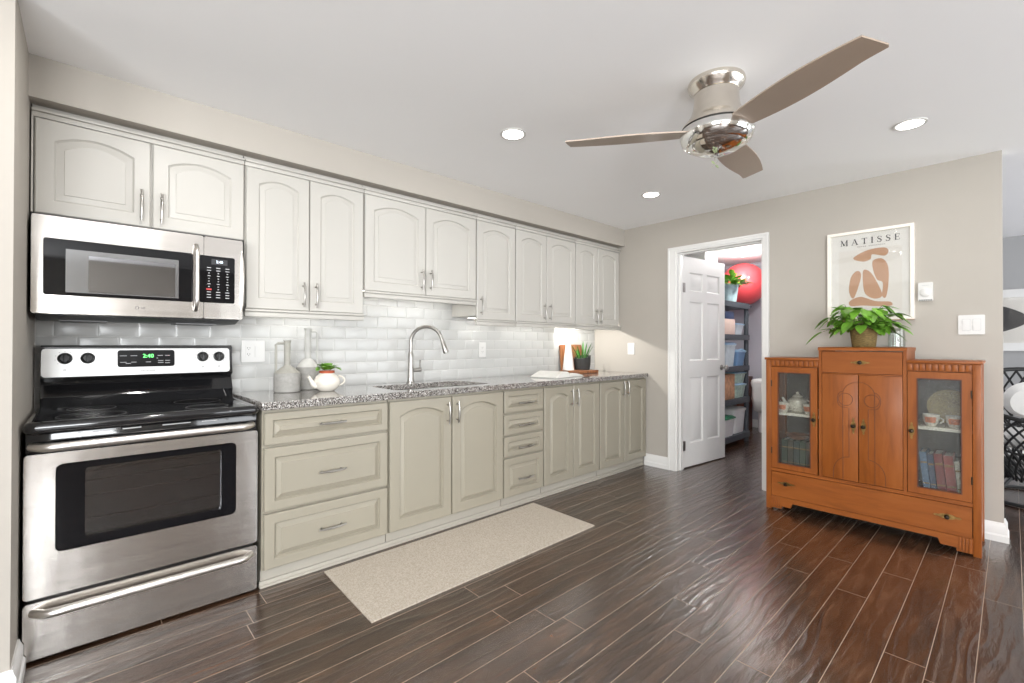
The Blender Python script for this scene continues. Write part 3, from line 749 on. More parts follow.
def plate_f(name, label, cat, x0, x1, z0_, z1, n, rock):
    t = thing(name, label, cat, ((x0+x1)/2, -.001, (z0_+z1)/2)); y = 0
    MB().prism(rrect(x0, z0_, x1, z1, .006), [], .001, .007, FY).build('plate', M['white_plastic'], t, 30)
    for k in range(n):
        xo = x0+(x1-x0)*(k+.5)/n if n == 1 else (x0+x1)/2+(k-.5)*.047
        zc = (z0_+z1)/2
        MB().prism(rrect(xo-.0165, zc-.034, xo+.0165, zc+.034, .003), [], .007, .0105 if rock else .0085, FY).build('rocker' if rock else 'receptacle', M['white_plastic'], t, 30)
        if rock:
            MB().prism(rrect(xo-.0185, zc-.036, xo+.0185, zc+.036, .003), [rrect(xo-.0168, zc-.0343, xo+.0168, zc+.0343, .003)], .007, .0074, FY).build('rocker_gap_shade', M['grey_mark'], t, 0)  # grey ring painting the shade of the gap round the rocker
        if not rock:
            sl = MB()
            for dz in (.018, -.018):
                for dx in (-.006, .006): sl.prism(rect(xo+dx-.0012, zc+dz-.002, xo+dx+.0012, zc+dz+.006), [], .0085, .0088, FY)
            sl.build('slot', M['dark_slot'], t, 0)
    return t
plate_f('outlet', 'white outlet plate on the greige wall above the end of the counter', 'outlet', .424, .502, 1.076, 1.193, 1, False)
plate_f('light_switch', 'white double rocker light switch right of the poster', 'light switch', 2.838, 2.956, 1.242, 1.363, 2, True)
th = thing('thermostat', 'white square thermostat with a dial right of the poster', 'thermostat', (2.686, -.001, 1.523))
MB().prism(rrect(2.650, 1.464, 2.722, 1.584, .006), [], .001, .026, FY).build('body', M['white_plastic'], th, 30)
MB().lathe([(.026, 0), (.026, .006), (.022, .008), (0, .0085)], seg=28, mtx=TF(2.686, -.026, 1.518)).build('dial', M['white_plastic'], th)
dm_ = MB()
for k in range(15):
    t = PI+PI*k/14; dm_.prism(circ(2.686+.029*math.cos(t), 1.518+.029*math.sin(t), .0013, 6), [], .026, .0264, FY)
dm_.prism(rect(2.668, 1.563, 2.704, 1.566), [], .026, .0264, FY)
dm_.build('dial_marks', M['grey_mark'], th, 0)
sl = MB()
for k in range(6): sl.prism(rect(2.656+k*.011, 1.4645, 2.662+k*.011, 1.473), [], .026, .0264, FY)
sl.build('vent_slot', M['dark_slot'], th, 0)

# ------------------------------------------------------------------ rug
rg = MB().prism([(.668, -3.135), (1.237, -3.15), (1.233, -1.617), (.668, -1.607)], [], .0005, .007, I)
tag(rg.build('rug', M['rug']), 'beige woven runner rug on the floor in front of the sink', 'rug')

# ------------------------------------------------------------------ things on the counter
CZ = .8975
def jug(label, x, y, rb, hb, hcone, rn, htop, side, mbody, mneck):
    t = thing('jug', label, 'jug', (x, y, CZ))
    MB().lathe([(rb-.004, 0), (rb, .004), (rb, hb), (rb-.002, hb+.003)], (x, y, CZ), 36).build('body', mbody, t)
    MB().lathe([(rb-.001, hb+.0031), (rn+.016, hb+hcone-.008), (rn, hb+hcone+.004), (rn, htop-.02), (rn+.002, htop-.005), (rn+.005, htop), (rn+.002, htop), (rn-.003, htop-.01), (rn-.004, hb+.02)], (x, y, CZ), 28).build('neck', mneck, t)
    ys = y+side*(rb-.010)
    hp = [(x, y+side*(rn+.001), CZ+htop-.018), (x, ys-side*.010, CZ+htop-.018), (x, ys, CZ+htop-.026), (x, ys, CZ+hb+.012), (x, ys, CZ+hb+.0025)]
    MB().tube(hp, [.0072]*5, 8).build('handle', mneck, t)
    return t
jug('squat grey jug with a tall pale neck, left of the pair by the stove', .20, -3.178, .071, .108, .042, .017, .300, -1, M['concrete'], mat('olive_concrete', srgb(160, 158, 149), .7, var=.06, nscale=40))
jug('taller grey jug with a long pale neck, standing behind the white teapot', .115, -3.033, .066, .135, .05, .019, .375, 1, M['concrete'], M['concrete_pale'])
def leaf(mb, base, dirv, L, wd, droop=.3, heart=False, fold=.25):
    base = Vector(base); d = Vector(dirv).normalized()
    sd = d.cross(Vector((0, 0, 1)))
    sd = sd.normalized() if sd.length > .05 else Vector((1, 0, 0))
    up = sd.cross(d).normalized()
    n = 7; rows = []
    for k in range(n+1):
        t = k/n
        c = base+d*L*t*(1-.15*t*droop)-Vector((0, 0, 1))*droop*L*t*t*.6
        if heart: w_ = wd*2.05*(t+.03)**.45*max(0, 1-t)**.85
        else: w_ = wd*math.sin(PI*(t*.94+.03))**.8
        w_ = max(w_, .0006)
        rows.append([c-sd*w_+up*w_*fold, c-sd*w_*.5+up*w_*fold*.3, c, c+sd*w_*.5+up*w_*fold*.3, c+sd*w_+up*w_*fold])
    vs = [[mb.bm.verts.new(p) for p in r] for r in rows]
    for a, b in zip(vs, vs[1:]):
        for i in range(4): mb.bm.faces.new((a[i], a[i+1], b[i+1], b[i]))
# teapot planter
tx, ty = .30, -2.985
tp = thing('teapot_planter', 'small white teapot used as a planter', 'teapot', (tx, ty, CZ))
MB().lathe([(.040, 0), (.045, .004), (.062, .018), (.074, .042), (.074, .062), (.062, .088), (.048, .100), (.045, .106), (.040, .106), (.040, .09)], (tx, ty, CZ), 32).build('body', M['ceramic'], tp)
MB().tube([(tx, ty-.062, CZ+.034), (tx, ty-.082, CZ+.046), (tx, ty-.094, CZ+.068), (tx, ty-.104, CZ+.086), (tx, ty-.110, CZ+.090)], [.021, .016, .011, .009, .009], 12).build('spout', M['ceramic'], tp)
hp = [(tx, ty+.066+.040*math.sin(PI*k/12), CZ+.030+.056*(1-math.cos(PI*k/12))/2*1.0) for k in range(13)]
MB().tube(hp, .0065, 10).build('handle', M['ceramic'], tp)
pl = thing('potted_plant', 'low leafy green plant in a terracotta pot set in the white teapot', 'plant', (tx, ty, CZ+.092))
MB().lathe([(.032, .004), (.034, .0172), (.043, .018), (.043, .030), (.037, .030), (.036, .022)], (tx, ty, CZ+.09), 24).lathe([(.036, .018), (0, .020)], (tx, ty, CZ+.09), 24, cap0=False).build('pot', M['terracotta'], pl)
mb = MB(); random.seed(5)
for k in range(26):
    a = 2*PI*k/13+random.uniform(-.2, .2); el = random.uniform(.5, .95) if k < 17 else random.uniform(.7, 1.2)
    dv = Vector((math.cos(a)*math.cos(el), math.sin(a)*math.cos(el), math.sin(el)))
    L = random.uniform(.072, .105)
    leaf(mb, Vector((tx, ty, CZ+.112))+dv*.022, dv, L, random.uniform(.021, .028), .75, False, .12)
mb.build('leaves', M['leaf'], pl, 60)
# boards, vase, plant and book at the far end
tagb = MB().merge(MB().prism(rrect(-.165, 0, .165, .275, .02), [], 0, .018, lambda a, b, c: Vector((c, a, b))), Matrix.Translation((.052, -.435, CZ+.0005)) @ Matrix.Rotation(-.10, 4, 'Y'))
tag(tagb.build('cutting_board', M['walnut']), 'tall wooden cutting board leaning upright on the tiles', 'cutting board')
fb = MB().prism(rrect(.085, -.675, .315, -.325, .03), [], CZ+.0005, CZ+.028, I)
o = fb.build('cutting_board', M['walnut']); tag(o, 'wooden board lying flat under the vase and black pot', 'cutting board')
bv = o.modifiers.new('edge', 'BEVEL'); bv.width = .004; bv.segments = 2; bv.limit_method = 'ANGLE'
BZ = CZ+.0285
vz = MB().lathe([(.050, 0), (.055, .003), (.054, .02), (.045, .10), (.034, .19), (.024, .26), (.018, .300), (.014, .335), (.010, .340), (.010, .30)], (.15, -.605, BZ), 32)
for v in vz.bm.verts:
    if v.co.z > BZ+.285: v.co.z += (-(v.co.y+.605))*.6
tag(vz.build('vase', M['matt_white']), 'tall tapering white vase on the flat board', 'vase')
px_, py_ = .185, -.435
pp = thing('potted_plant', 'spiky green plant in a slanted black pot on the flat board', 'plant', (px_, py_, BZ))
pm = MB().lathe([(.066, 0), (.072, .004), (.080, .05), (.084, .115), (.078, .115), (.074, .09)], (px_, py_, BZ), 32).lathe([(.076, .095), (0, .097)], (px_, py_, BZ), 32, cap0=False)
for v in pm.bm.verts:
    if v.co.z > BZ+.08: v.co.z += (v.co.y-py_)*.22+.012
pm.build('pot', M['black_pot'], pp)
mb = MB(); random.seed(11)
for k in range(13):
    a = 2*PI*k/13+random.uniform(-.3, .3); el = random.uniform(.85, 1.35)
    dv = Vector((math.cos(a)*math.cos(el), math.sin(a)*math.cos(el), math.sin(el)))
    leaf(mb, (px_+.03*math.cos(a), py_+.03*math.sin(a), BZ+.085), dv, random.uniform(.13, .22), .0095, .08, False, .5)
mb.build('leaves', M['leaf_dark'], pp, 60)
bk = thing('open_book', 'open white book lying on the counter near the far end', 'book', (.40, -1.05, CZ), math.radians(8))
def pages(y0, y1, th, f):
    mb = MB(); n = 14; top, bot = [], []
    for k in range(n+1):
        t = k/n; y = y0+(y1-y0)*t; top.append((y, f(t)))
    prof = [(y0, .0042)]+[(y1, .0042)]+list(reversed(top))
    return mb
def bookprof(sgn, hmax, w_):
    n = 16; pr = [(0, .004)]
    for k in range(n+1):
        t = k/n; h = hmax*(math.sin(PI*min(1, t*1.0)**.55))*.75+.010*(1-t)+.006
        pr.append((sgn*(.003+w_*t), .004+h))
    pr.append((sgn*(.003+w_), .004)); return pr
Mb = WM['open_book']
for sgn, hm_, w_ in ((-1, .034, .20), (1, .016, .21)):
    mb = MB().prism(bookprof(sgn, hm_*1.35, w_), [], -.13, .13, lambda a, b, c: Mb @ Vector((c, a, b)))
    mb.build('pages', M['paper'], bk, 50)
    tm = MB()
MB().prism([(-.215, .0005), (.225, .0005), (.225, .0035), (-.215, .0035)], [], -.137, .137, lambda a, b, c: Mb @ Vector((c, a, b))).build('cover', M['concrete_pale'], bk, 0)

# ------------------------------------------------------------------ ceiling fan
FX, FYc = 2.177, -1.977
fan = thing('ceiling_fan', 'brushed nickel flush ceiling fan with three taupe blades', 'ceiling fan', (FX, FYc, H))
MB().lathe([(.118, 0), (.120, -0.0111), (.116, -0.0240), (.098, -0.0416), (.092, -0.0509)], (FX, FYc, H-.0005), 48).build('canopy', M['fan_nickel'], fan)
MB().lathe([(.088, -.0512), (.093, -.056), (.093, -.08), (.097, -.115), (.106, -.145), (.122, -.172), (.140, -.192), (.147, -.2055)], (FX, FYc, H), 48).build('motor_housing', M['fan_nickel'], fan)
MB().lathe([(.134, -0.2067), (.134, -0.2137)], (FX, FYc, H), 48).build('seam_ring', M['dark_slot'], fan)
MB().lathe([(.148, -0.2141), (.154, -0.2266), (.154, -0.2424), (.146, -0.2636), (.128, -0.2821), (.118, -0.2858)], (FX, FYc, H), 48).build('lower_ring', M['chrome'], fan)
MB().lathe([(.1175, -0.2863), (.110, -0.2942), (.085, -0.3071), (.05, -0.3164), (.018, -0.3201), (.014, -0.3237), (.010, -0.3293), (0, -0.3302)], (FX, FYc, H), 48).build('bottom_cap', M['chrome'], fan)
ZB = 2.122
for k, az in enumerate((-21.3, 98.5, 218.0)):
    mb = MB(); n = 20; up_, lo_ = [], []
    a = math.radians(az); Mbld = Matrix.Translation((FX, FYc, ZB)) @ Matrix.Rotation(a, 4, 'Z') @ Matrix.Rotation(math.radians(-10), 4, 'X')
    poly = []
    for i in range(n+1):
        t = i/n; r = .10+.565*t
        poly.append((r, .052+.022*math.sin(PI*min(1, t*1.15))-.016*t))
    tip = [(.655, .025), (.625, -.035)]
    low = []
    for i in range(n+1):
        t = i/n; r = .10+.548*t
        low.append((r, -(.048+.036*math.sin(PI*t*.8))))
    pts = low+[(.670, .026)]+list(reversed(poly))
    mb.prism(pts, [], -.003, .003, lambda x, y, z: Mbld @ Vector((x, y, z)))
    b_ = mb.build('blade', M['blade'], fan, 30)
# pull chain with a clover charm
ch = MB(); 
for k in range(4): ch.lathe([(0, -.0022), (.0022, 0), (0, .0022)], (FX-.004, FYc-.004, H-.334-.0052*k), 8)
pc = ch.build('pull_chain', M['chrome'], fan)
cl = MB()
for k in range(4):
    a = PI/4+PI/2*k; d_ = Vector((.678*math.cos(a), .735*math.cos(a), math.sin(a)))
    leaf(cl, Vector((FX-.004, FYc-.004, H-.368))+d_*.002, d_, .020, .009, 0, False, .1)
cl.build('charm', mat('pale_green_glass', srgb(196, 214, 170), .15, var=.15), fan, 60)

# ------------------------------------------------------------------ recessed lights
def downlight(x, y, label, pw=14):
    t = thing('recessed_light', label, 'ceiling light', (x, y, H), 0, 'recessed ceiling lights')
    MB().lathe([(.072, -.0005), (.072, -.004), (.062, -.006), (.058, -.004), (.058, -.0005)], (x, y, H), 32, cap0=False, cap1=False).build('trim_ring', M['white_plastic'], t)
    MB().lathe([(.0575, -.0012), (.0575, -.0045), (0, -.0052)], (x, y, H), 32).build('lens', M['lamp'], t)
    a = area('recessed_lamp', (x, y, H-.012), (x, y, 0), .085, 0, pw, (1, .975, .945), 'DISK')
PWL = 3.3
downlight(1.189, -2.299, 'round recessed light above the sink side, left of the fan', PWL)
downlight(1.162, -.806, 'round recessed light nearest the corner by the doorway', PWL)
downlight(2.705, -.834, 'round recessed light in front of the poster, right of the fan', PWL)
for x, y, pw in ((2.705, -3.7, PWL), (1.25, -3.75, 8), (4.2, -.83, PWL), (4.2, -2.3, PWL), (4.2, -3.7, PWL), (2.7, -5.4, PWL)):
    area('recessed_lamp', (x, y, H-.012), (x, y, 0), .085, 0, pw, (1, .975, .945), 'DISK')


# ------------------------------------------------------------------ sideboard
SX_0, SX_1, YF, YB = 1.855, 2.951, -.408, -.045
CX0, CX1, ZS, ZC = 2.183, 2.637, 1.085, 1.161
sb = thing('sideboard', 'orange oak display cabinet with two glass doors under the poster', 'cabinet', ((SX_0+SX_1)/2, (YF+YB)/2, 0))
FB = lambda a, b, c: Vector((a, YF-c, b))       # sideboard front plane, c outwards
ok, okh = M['oak'], M['oak_h']
def post(x0, x1, y0, y1, z0_, z1): MB().box(x0, y0, z0_, x1, y1, z1, .002).build('post', ok, sb)
post(SX_0, 1.888, YF, YF+.04, 0, 1.068); post(2.917, SX_1, YF, YF+.04, 0, 1.068)
post(SX_0, 1.888, YB-.04, YB, 0, 1.068); post(2.917, SX_1, YB-.04, YB, 0, 1.068)
for x0, x1 in ((SX_0+.004, 1.880), (2.925, SX_1-.004)):
    MB().box(x0, YF+.0405, .06, x1, YB-.0405, 1.068).build('side_panel', ok, sb)
for x0, x1 in ((CX0, 2.2), (2.62, CX1)):
    MB().box(x0, YF+.001, .285, x1, YB-.012, 1.138).build('partition', ok, sb)
MB().box(1.889, YB-.0115, .06, 2.916, YB-.0025, 1.066).box(2.201, YB-.0115, 1.0665, 2.619, YB-.0025, 1.13).build('back_panel', M['inner_dark'], sb)
MB().box(SX_0-.008, YF-.010, 1.0685, CX0-.0005, YB, ZS, .004).build('side_top', okh, sb)
MB().box(CX1+.0005, YF-.010, 1.0685, SX_1+.008, YB, ZS, .004).build('side_top', okh, sb)
ctm = MB().prism([(YF-.012, 1.1385), (YF-.012, 1.15), (YF-.006, 1.158), (YF+.006, ZC), (YB, ZC), (YB, 1.1385)], [], CX0-.003, CX1+.003, lambda a, b, c: Vector((c, a, b)))
ctm.build('centre_top', okh, sb)
# fluted friezes
for x0, x1 in ((1.8885, CX0-.001), (CX1+.001, 2.9165)):
    mb = MB().box(x0, YF+.004, 1.0215, x1, YF+.02, 1.068)
    n = 10; w_ = (x1-x0)/n
    for k in range(n): mb.box(x0+k*w_+.0022, YF-.004, 1.026, x0+(k+1)*w_-.0022, YF+.0045, 1.064, .0016)
    mb.build('frieze', ok, sb)
# carcass floor and rail
MB().box(1.8885, YF+.002, .2725, 2.9165, YB-.012, .2945).build('carcass_floor', okh, sb)
# inner shelves and interior lining
for x0, x1 in ((1.889, 2.1825), (2.6375, 2.916)):
    MB().box(x0, YF+.05, .672, x1, YB-.012, .690).build('shelf', M['shelf_white'], sb)
# glass doors
def glass_door(x0, x1, side):
    gx0, gx1 = x0+.045, x1-.043
    d = MB().prism(rect(x0+.001, .298, x1-.001, 1.0185), [rect(gx0, .336, gx1, .978)], -.020, .002, FB).build('door', ok, sb, 20)
    fr = MB().prism(rect(gx0-.003, .333, gx1+.003, .981), [rect(gx0+.003, .339, gx1-.003, .975)], .002, .0045, FB).build('bead', M['oak_line'], d, 0)
    MB().box(gx0-.002, YF+.008, .334, gx1+.002, YF+.012, .980).build('pane', M['glass_rain'], d)
    return d
def pull(x, z, vert, parent, s=1.0):
    mb = MB(); k = []
    L, w_ = .052*s, .0125*s
    pr = [(-L, 0), (-L*.86, w_*.45), (-L*.62, w_*.35), (-L*.4, w_*.8), (0, w_*1.15), (L*.4, w_*.8), (L*.62, w_*.35), (L*.86, w_*.45), (L, 0), (L*.86, -w_*.45), (L*.62, -w_*.35), (L*.4, -w_*.8), (0, -w_*1.15), (-L*.4, -w_*.8), (-L*.62, -w_*.35), (-L*.86, -w_*.45)]
    if vert: pr = [(b, a) for a, b in pr]
    mb.prism([(x+a, z+b) for a, b in pr], [], .0025, .005, FB)
    h = mb.build('handle', M['brass'], parent, 0)
    q = Matrix(((1, 0, 0, x), (0, 0, -1, YF-.005), (0, 1, 0, z), (0, 0, 0, 1)))
    MB().lathe([(.006, 0), (.005, .008), (.0105, .013), (.012, .019), (.009, .025), (0, .027)], seg=18, mtx=q).build('knob', M['dark_brass'], h)
dL = glass_door(1.890, 2.176, 'l'); pull(2.155, .668, True, dL)
dR = glass_door(2.640, 2.916, 'r'); pull(2.659, .665, True, dR)
for d, x in ((dL, 1.8925), (dR, 2.9135)):
    for z in (.42, .90): MB().tube([(x, YF-.004, z-.022), (x, YF-.004, z+.022)], .0035, 8).build('hinge', M['dark_brass'], d)
XM_ = 2.4005
for sgn, x0, x1 in ((-1, 2.2025, XM_-.0022), (1, XM_+.0022, 2.6175)):
    d = MB().box(x0, YF-.001, .298, x1, YF+.019, .984, .001).build('door', ok, sb)
    ln = MB(); P3 = lambda a, b: (XM_+sgn*a, YF-.0010, b); r = .0016
    ln.tube([P3(.003, .938)]+[P3(.083*math.sin(t), .855+.083*math.cos(t)) for t in [PI/2*k/12 for k in range(1, 13)]]+[P3(.083, .60), P3(.083, .30)], r, 6)
    ln.tube([P3(.068+.038*math.cos(t), .822+.040*math.sin(t)) for t in [2*PI*k/24 for k in range(24)]], r, 6, True)
    ln.tube([P3(.083+.03*math.cos(t), .822+.052*math.sin(t)) for t in [PI/2-PI*k/14 for k in range(15)]]+[P3(.05, .768), P3(.05, .45)], r, 6)
    ln.tube([P3(.05, .45)]+[P3(.05+.085*math.sin(t), .345+.105*math.cos(t)) for t in [PI/2*k/10 for k in range(11)]]+[P3(.135, .30)], r, 6)
    ln.build('inlay_line', M['oak_line'], d)
    pull(XM_+sgn*.026, .655, True, d)
td = MB().prism(rrect(2.2028, .9945, 2.6172, 1.1325, .003), [], -.018, .002, FB).build('drawer', okh, sb, 20); pull(2.41, 1.063, False, td)
MB().box(2.2005, YF-.006, .9855, 2.6195, YF+.018, .9915, .002).build('rail', okh, sb)
bd_ = MB().prism(rrect(1.8912, .0985, 2.9138, .2695, .003), [], -.02, .002, FB).build('drawer', okh, sb, 20)
pull(1.985, .195, False, bd_, 1.05); pull(2.812, .195, False, bd_, 1.15)
MB().box(2.2005, YF+.0205, .296, 2.6195, YF+.026, 1.134).box(1.889, YF+.0215, .0965, 2.916, YF+.026, .2715).build('gap_shade_backing', M['oak_line'], sb)  # dark sheet behind the fronts, colours the gaps as if in shade
# apron with stepped fluted feet
ap = MB().prism([(1.8885, .012), (1.955, .012), (1.955, .030), (2.012, .030), (2.022, .062), (2.772, .062), (2.782, .030), (2.85, .030), (2.85, .012), (2.9165, .012), (2.9165, .0955), (1.8885, .0955)], [], -.022, .0, FB)
for x0 in (1.892, 2.86):
    for k in range(4): ap.box(x0+k*.0135, YF-.005, .016, x0+k*.0135+.0105, YF+.001, .091, .002)
ap.build('apron', okh, sb, 20)
for sx in (1.8885, 2.9165-.05): pass

# things behind the glass: left top shelf
def gl(name, mb, m, label, cat, group=None): return tag(mb.build(name, m), label, cat, group)
S1 = .6905; S0 = .295
t = thing('teapot', 'white china teapot on the upper shelf behind the left glass door', 'teapot', (2.01, -.24, S1))
MB().lathe([(.035, 0), (.05, .01), (.066, .05), (.06, .085), (.035, .105), (.0, .107)], (2.01, -.24, S1), 28).build('body', M['ceramic'], t)
MB().lathe([(.034, .1075), (.03, .118), (.01, .128), (.012, .142), (0, .146)], (2.01, -.24, S1), 24).build('lid', M['ceramic'], t)
MB().tube([(1.952, -.25, S1+.045), (1.93, -.255, S1+.07), (1.918, -.26, S1+.10)], [.016, .011, .009], 10).build('spout', M['ceramic'], t)
MB().tube([(2.068+.03*math.sin(PI*k/10), -.24, S1+.03+.06*k/10) for k in range(11)], .006, 8).build('handle', M['ceramic'], t)
print_orange = mat('orange_motif', srgb(204, 120, 84), .4, var=.35, nscale=70)
def cup(x, y, label, group):
    t = thing('china_cup', label, 'cup', (x, y, S1), 0, group)
    MB().lathe([(.022, 0), (.024, .004), (.036, .03), (.041, .07), (.038, .07), (.033, .03), (.0, .008)], (x, y, S1), 28).build('bowl', M['ceramic'], t)
    bm_ = MB(); lp = []
    for h, r in ((.022, .0341), (.040, .0388), (.056, .0405)):
        lp.append([Vector((x+r*math.sin(-.7+1.4*k/10), y-r*math.cos(-.7+1.4*k/10), S1+h)) for k in range(11)])
    bm_.loops(lp, False, False, False); bm_.build('motif', print_orange, t)
    MB().tube([(x+.036+.02*math.sin(PI*k/8), y, S1+.018+.036*k/8) for k in range(9)], .0035, 8).build('handle', M['ceramic'], t)
cup(1.945, -.335, 'fruit patterned white cup left of the teapot behind the left glass door', None)
cup(2.105, -.325, 'fruit patterned white cup right of the teapot behind the left glass door', None)
# left lower shelf: dark green books with a wooden bowl on top
random.seed(2)
x = 1.935; gcols = [(52, 66, 52), (66, 60, 46), (48, 62, 58), (60, 74, 56), (70, 66, 54)]
def book(x, w_, h, dpt, col, label, zb, y0, group, lean=0):
    t = thing('book', label, 'book', (x+w_/2, y0, zb), 0, group)
    mx = Matrix.Translation((x+w_/2, y0, zb)) @ Matrix.Rotation(lean, 4, 'Y')
    cv = MB().prism([(-w_/2, 0), (w_/2, 0), (w_/2, dpt), (w_/2-.003, dpt), (w_/2-.003, .004), (-w_/2+.003, .004), (-w_/2+.003, dpt), (-w_/2, dpt)], [], 0, h, I).build('t', None)
    bpy.data.objects.remove(cv)
    c = MB(); c.merge(MB().prism([(-w_/2, 0), (w_/2, 0), (w_/2, dpt), (w_/2-.003, dpt), (w_/2-.003, .004), (-w_/2+.003, .004), (-w_/2+.003, dpt), (-w_/2, dpt)], [], 0, h, I), mx)
    c.build('cover', bookmat('cover_%d_%d_%d' % col, srgb(*col)), t, 0)
    c = MB(); c.merge(MB().box(-w_/2+.0032, .0045, .003, w_/2-.0032, dpt-.004, h-.004), mx); c.build('pages', M['paper'], t, 0)
    c = MB(); c.merge(MB().box(-w_/2+.001, -.0008, h*.72, w_/2-.001, .0003, h*.76).box(-w_/2+.001, -.0008, h*.2, w_/2-.001, .0003, h*.23), mx); c.build('spine_band', M['brass'], t, 0)
lab = ['leftmost dark green book behind the left glass door', 'dark brown book second from the left behind the left glass door', 'blue green book in the middle behind the left glass door', 'dark green book second from the right behind the left glass door', 'olive book at the right end behind the left glass door']
for c, l in zip(gcols, lab):
    w_ = .036; book(x, w_, .20, .16, c, l, S0, -.34, 'dark books behind the left glass door'); x += w_+.0025
gl('wooden_bowl', MB().lathe([(.04, .0), (.06, .012), (.083, .036), (.079, .036), (.055, .016), (0, .010)], (2.02, -.262, S0+.2005), 28), M['walnut'], 'tan wooden dish lying on the dark books behind the left glass door', 'bowl')
# right upper shelf
pt = MB().lathe([(.10, 0), (.104, .004), (.075, .010), (.07, .012), (0, .012)], seg=32, mtx=Matrix.Translation((2.80, -.085, S1+.103)) @ Matrix.Rotation(math.radians(80), 4, 'X'))
gl('plate', pt, mat('cream_plate', srgb(214, 196, 150), .3, var=.15, nscale=20), 'cream china plate standing upright behind the two cups in the right glass door', 'plate')
cup(2.735, -.30, 'left one of two fruit patterned cups behind the right glass door', None)
cup(2.838, -.30, 'right one of two fruit patterned cups behind the right glass door', None)
# right lower shelf books, leaning
bx_ = 2.705
for (w_, h, col, l) in [(.030, .235, (96, 120, 150), 'pale blue book, leftmost behind the right glass door'), (.026, .225, (52, 66, 92), 'dark blue book second from the left behind the right glass door'), (.038, .235, (120, 44, 44), 'dark red book in the middle behind the right glass door'), (.042, .23, (150, 62, 56), 'thick red book right of the dark red one behind the right glass door'), (.022, .20, (206, 200, 186), 'cream book at the right end behind the right glass door')]:
    book(bx_, w_, h, .16, col, l, S0+.0036, -.33, 'books behind the right glass door', -.09); bx_ += w_+.0035

# ------------------------------------------------------------------ on the sideboard: pothos and glass vase
po = thing('potted_pothos', 'bushy green pothos in a woven brown pot on the sideboard', 'plant', (2.40, -.245, ZC+.0005))
cxp, cyp, czp = 2.40, -.245, ZC+.0005
MB().lathe([(.060, 0), (.064, .004), (.070, .06), (.076, .118), (.078, .124), (.078, .132), (.070, .132), (.066, .10)], (cxp, cyp, czp), 32).build('pot', M['basket'], po)
MB().lathe([(.0665, .105), (.06, .112), (0, .115)], (cxp, cyp, czp), 24).build('soil', M['soil'], po)
lv_, sm_ = MB(), MB(); random.seed(21)
top = Vector((cxp, cyp, czp+.115))
def vine(az, el, L, droop, ls, n=5):
    a, e = math.radians(az), math.radians(el); k_ = max(0, math.sin(a)); L *= 1-.62*k_; ls *= 1-.2*k_
    d = Vector((math.cos(a)*math.cos(e), math.sin(a)*math.cos(e), math.sin(e)))
    st_ = top+Vector((math.cos(a), math.sin(a), 0))*.03
    pts = [st_+d*L*t-Vector((0, 0, 1))*droop*L*t*t for t in [k/6 for k in range(7)]]
    sm_.tube(pts, [.0026-.0012*k/6 for k in range(7)], 6)
    tdir = (pts[-1]-pts[-2]).normalized(); out_ = Vector((math.cos(a), math.sin(a), 0))
    leaf(lv_, pts[-1], out_*.8+Vector((0, 0, random.uniform(-.7, .1))), ls, ls*.34, .3, True, .18)
    for k in range(n-1):
        i = 2+k % 4; p = pts[i]; s = random.choice((-1, 1))
        sd = Vector((-tdir.y, tdir.x, 0))*s*.8+out_*.5+Vector((0, -.25, random.uniform(-.75, .45)))
        sd.normalize(); q = p+Vector((sd.x, sd.y, abs(sd.z)))*random.uniform(.015, .04); sm_.tube([p, q], .0013, 5)
        leaf(lv_, q, sd, ls*random.uniform(.7, 1.0), ls*random.uniform(.27, .34), .3, True, .18)
for k in range(17):
    vine(k*360/17+random.uniform(-12, 12), random.uniform(40, 82), random.uniform(.13, .26), random.uniform(.1, .4), random.uniform(.085, .115), 6)
for k in range(13): vine(k*360/13+random.uniform(-12, 12), random.uniform(18, 40), random.uniform(.10, .16), .3, random.uniform(.085, .105), 4)
vine(186, 20, .215, .40, .125, 2); vine(176, 38, .22, .2, .115, 3); vine(-2, 48, .17, .1, .13, 3); vine(-14, 34, .16, .40, .12, 3); vine(8, 24, .14, .5, .10, 3)
for b_ in (sm_, lv_):
    for v in b_.bm.verts:
        if v.co.y > -.07: v.co.y = -.07+(v.co.y+.07)*.15
sm_.build('stems', M['stem'], po); lv_.build('leaves', M['leaf'], po, 80)
gv = MB().lathe([(.042, 0), (.046, .004), (.046, .06), (.042, .105), (.046, .125), (.044, .125), (.0395, .105), (.043, .06), (.043, .008), (0, .008)], (2.55, -.100, ZC+.0005), 32)
gl('glass_vase', gv, M['glass_clear'], 'small clear glass vase behind the pothos pot', 'vase')

# ------------------------------------------------------------------ framed poster
PX0, PX1, PZ0, PZ1 = 2.147, 2.632, 1.350, 1.985
fr = thing('framed_poster', 'framed tan and white art poster above the sideboard', 'poster', ((PX0+PX1)/2, -.001, PZ0))
MB().prism(rect(PX0, PZ0, PX1, PZ1), [rect(PX0+.020, PZ0+.020, PX1-.020, PZ1-.020)], .001, .030, FY).build('frame', M['frame_white'], fr, 0)
MB().prism(rect(PX0, PZ0-.004, PX1, PZ0-.0005), [], .001, .030, FY).build('frame_underside', M['frame_tan'], fr, 0)
MB().prism(rect(PX0+.0195, PZ0+.0195, PX1-.0195, PZ1-.0195), [], .006, .012, FY).build('paper', M['paper'], fr, 0)
AX0, AX1, AZ0, AZ1 = 2.215, 2.568, 1.41, 1.852
MB().prism(rect(AX0, AZ0, AX1, AZ1), [], .0121, .0126, FY).build('print_field', M['print_bg'], fr, 0)
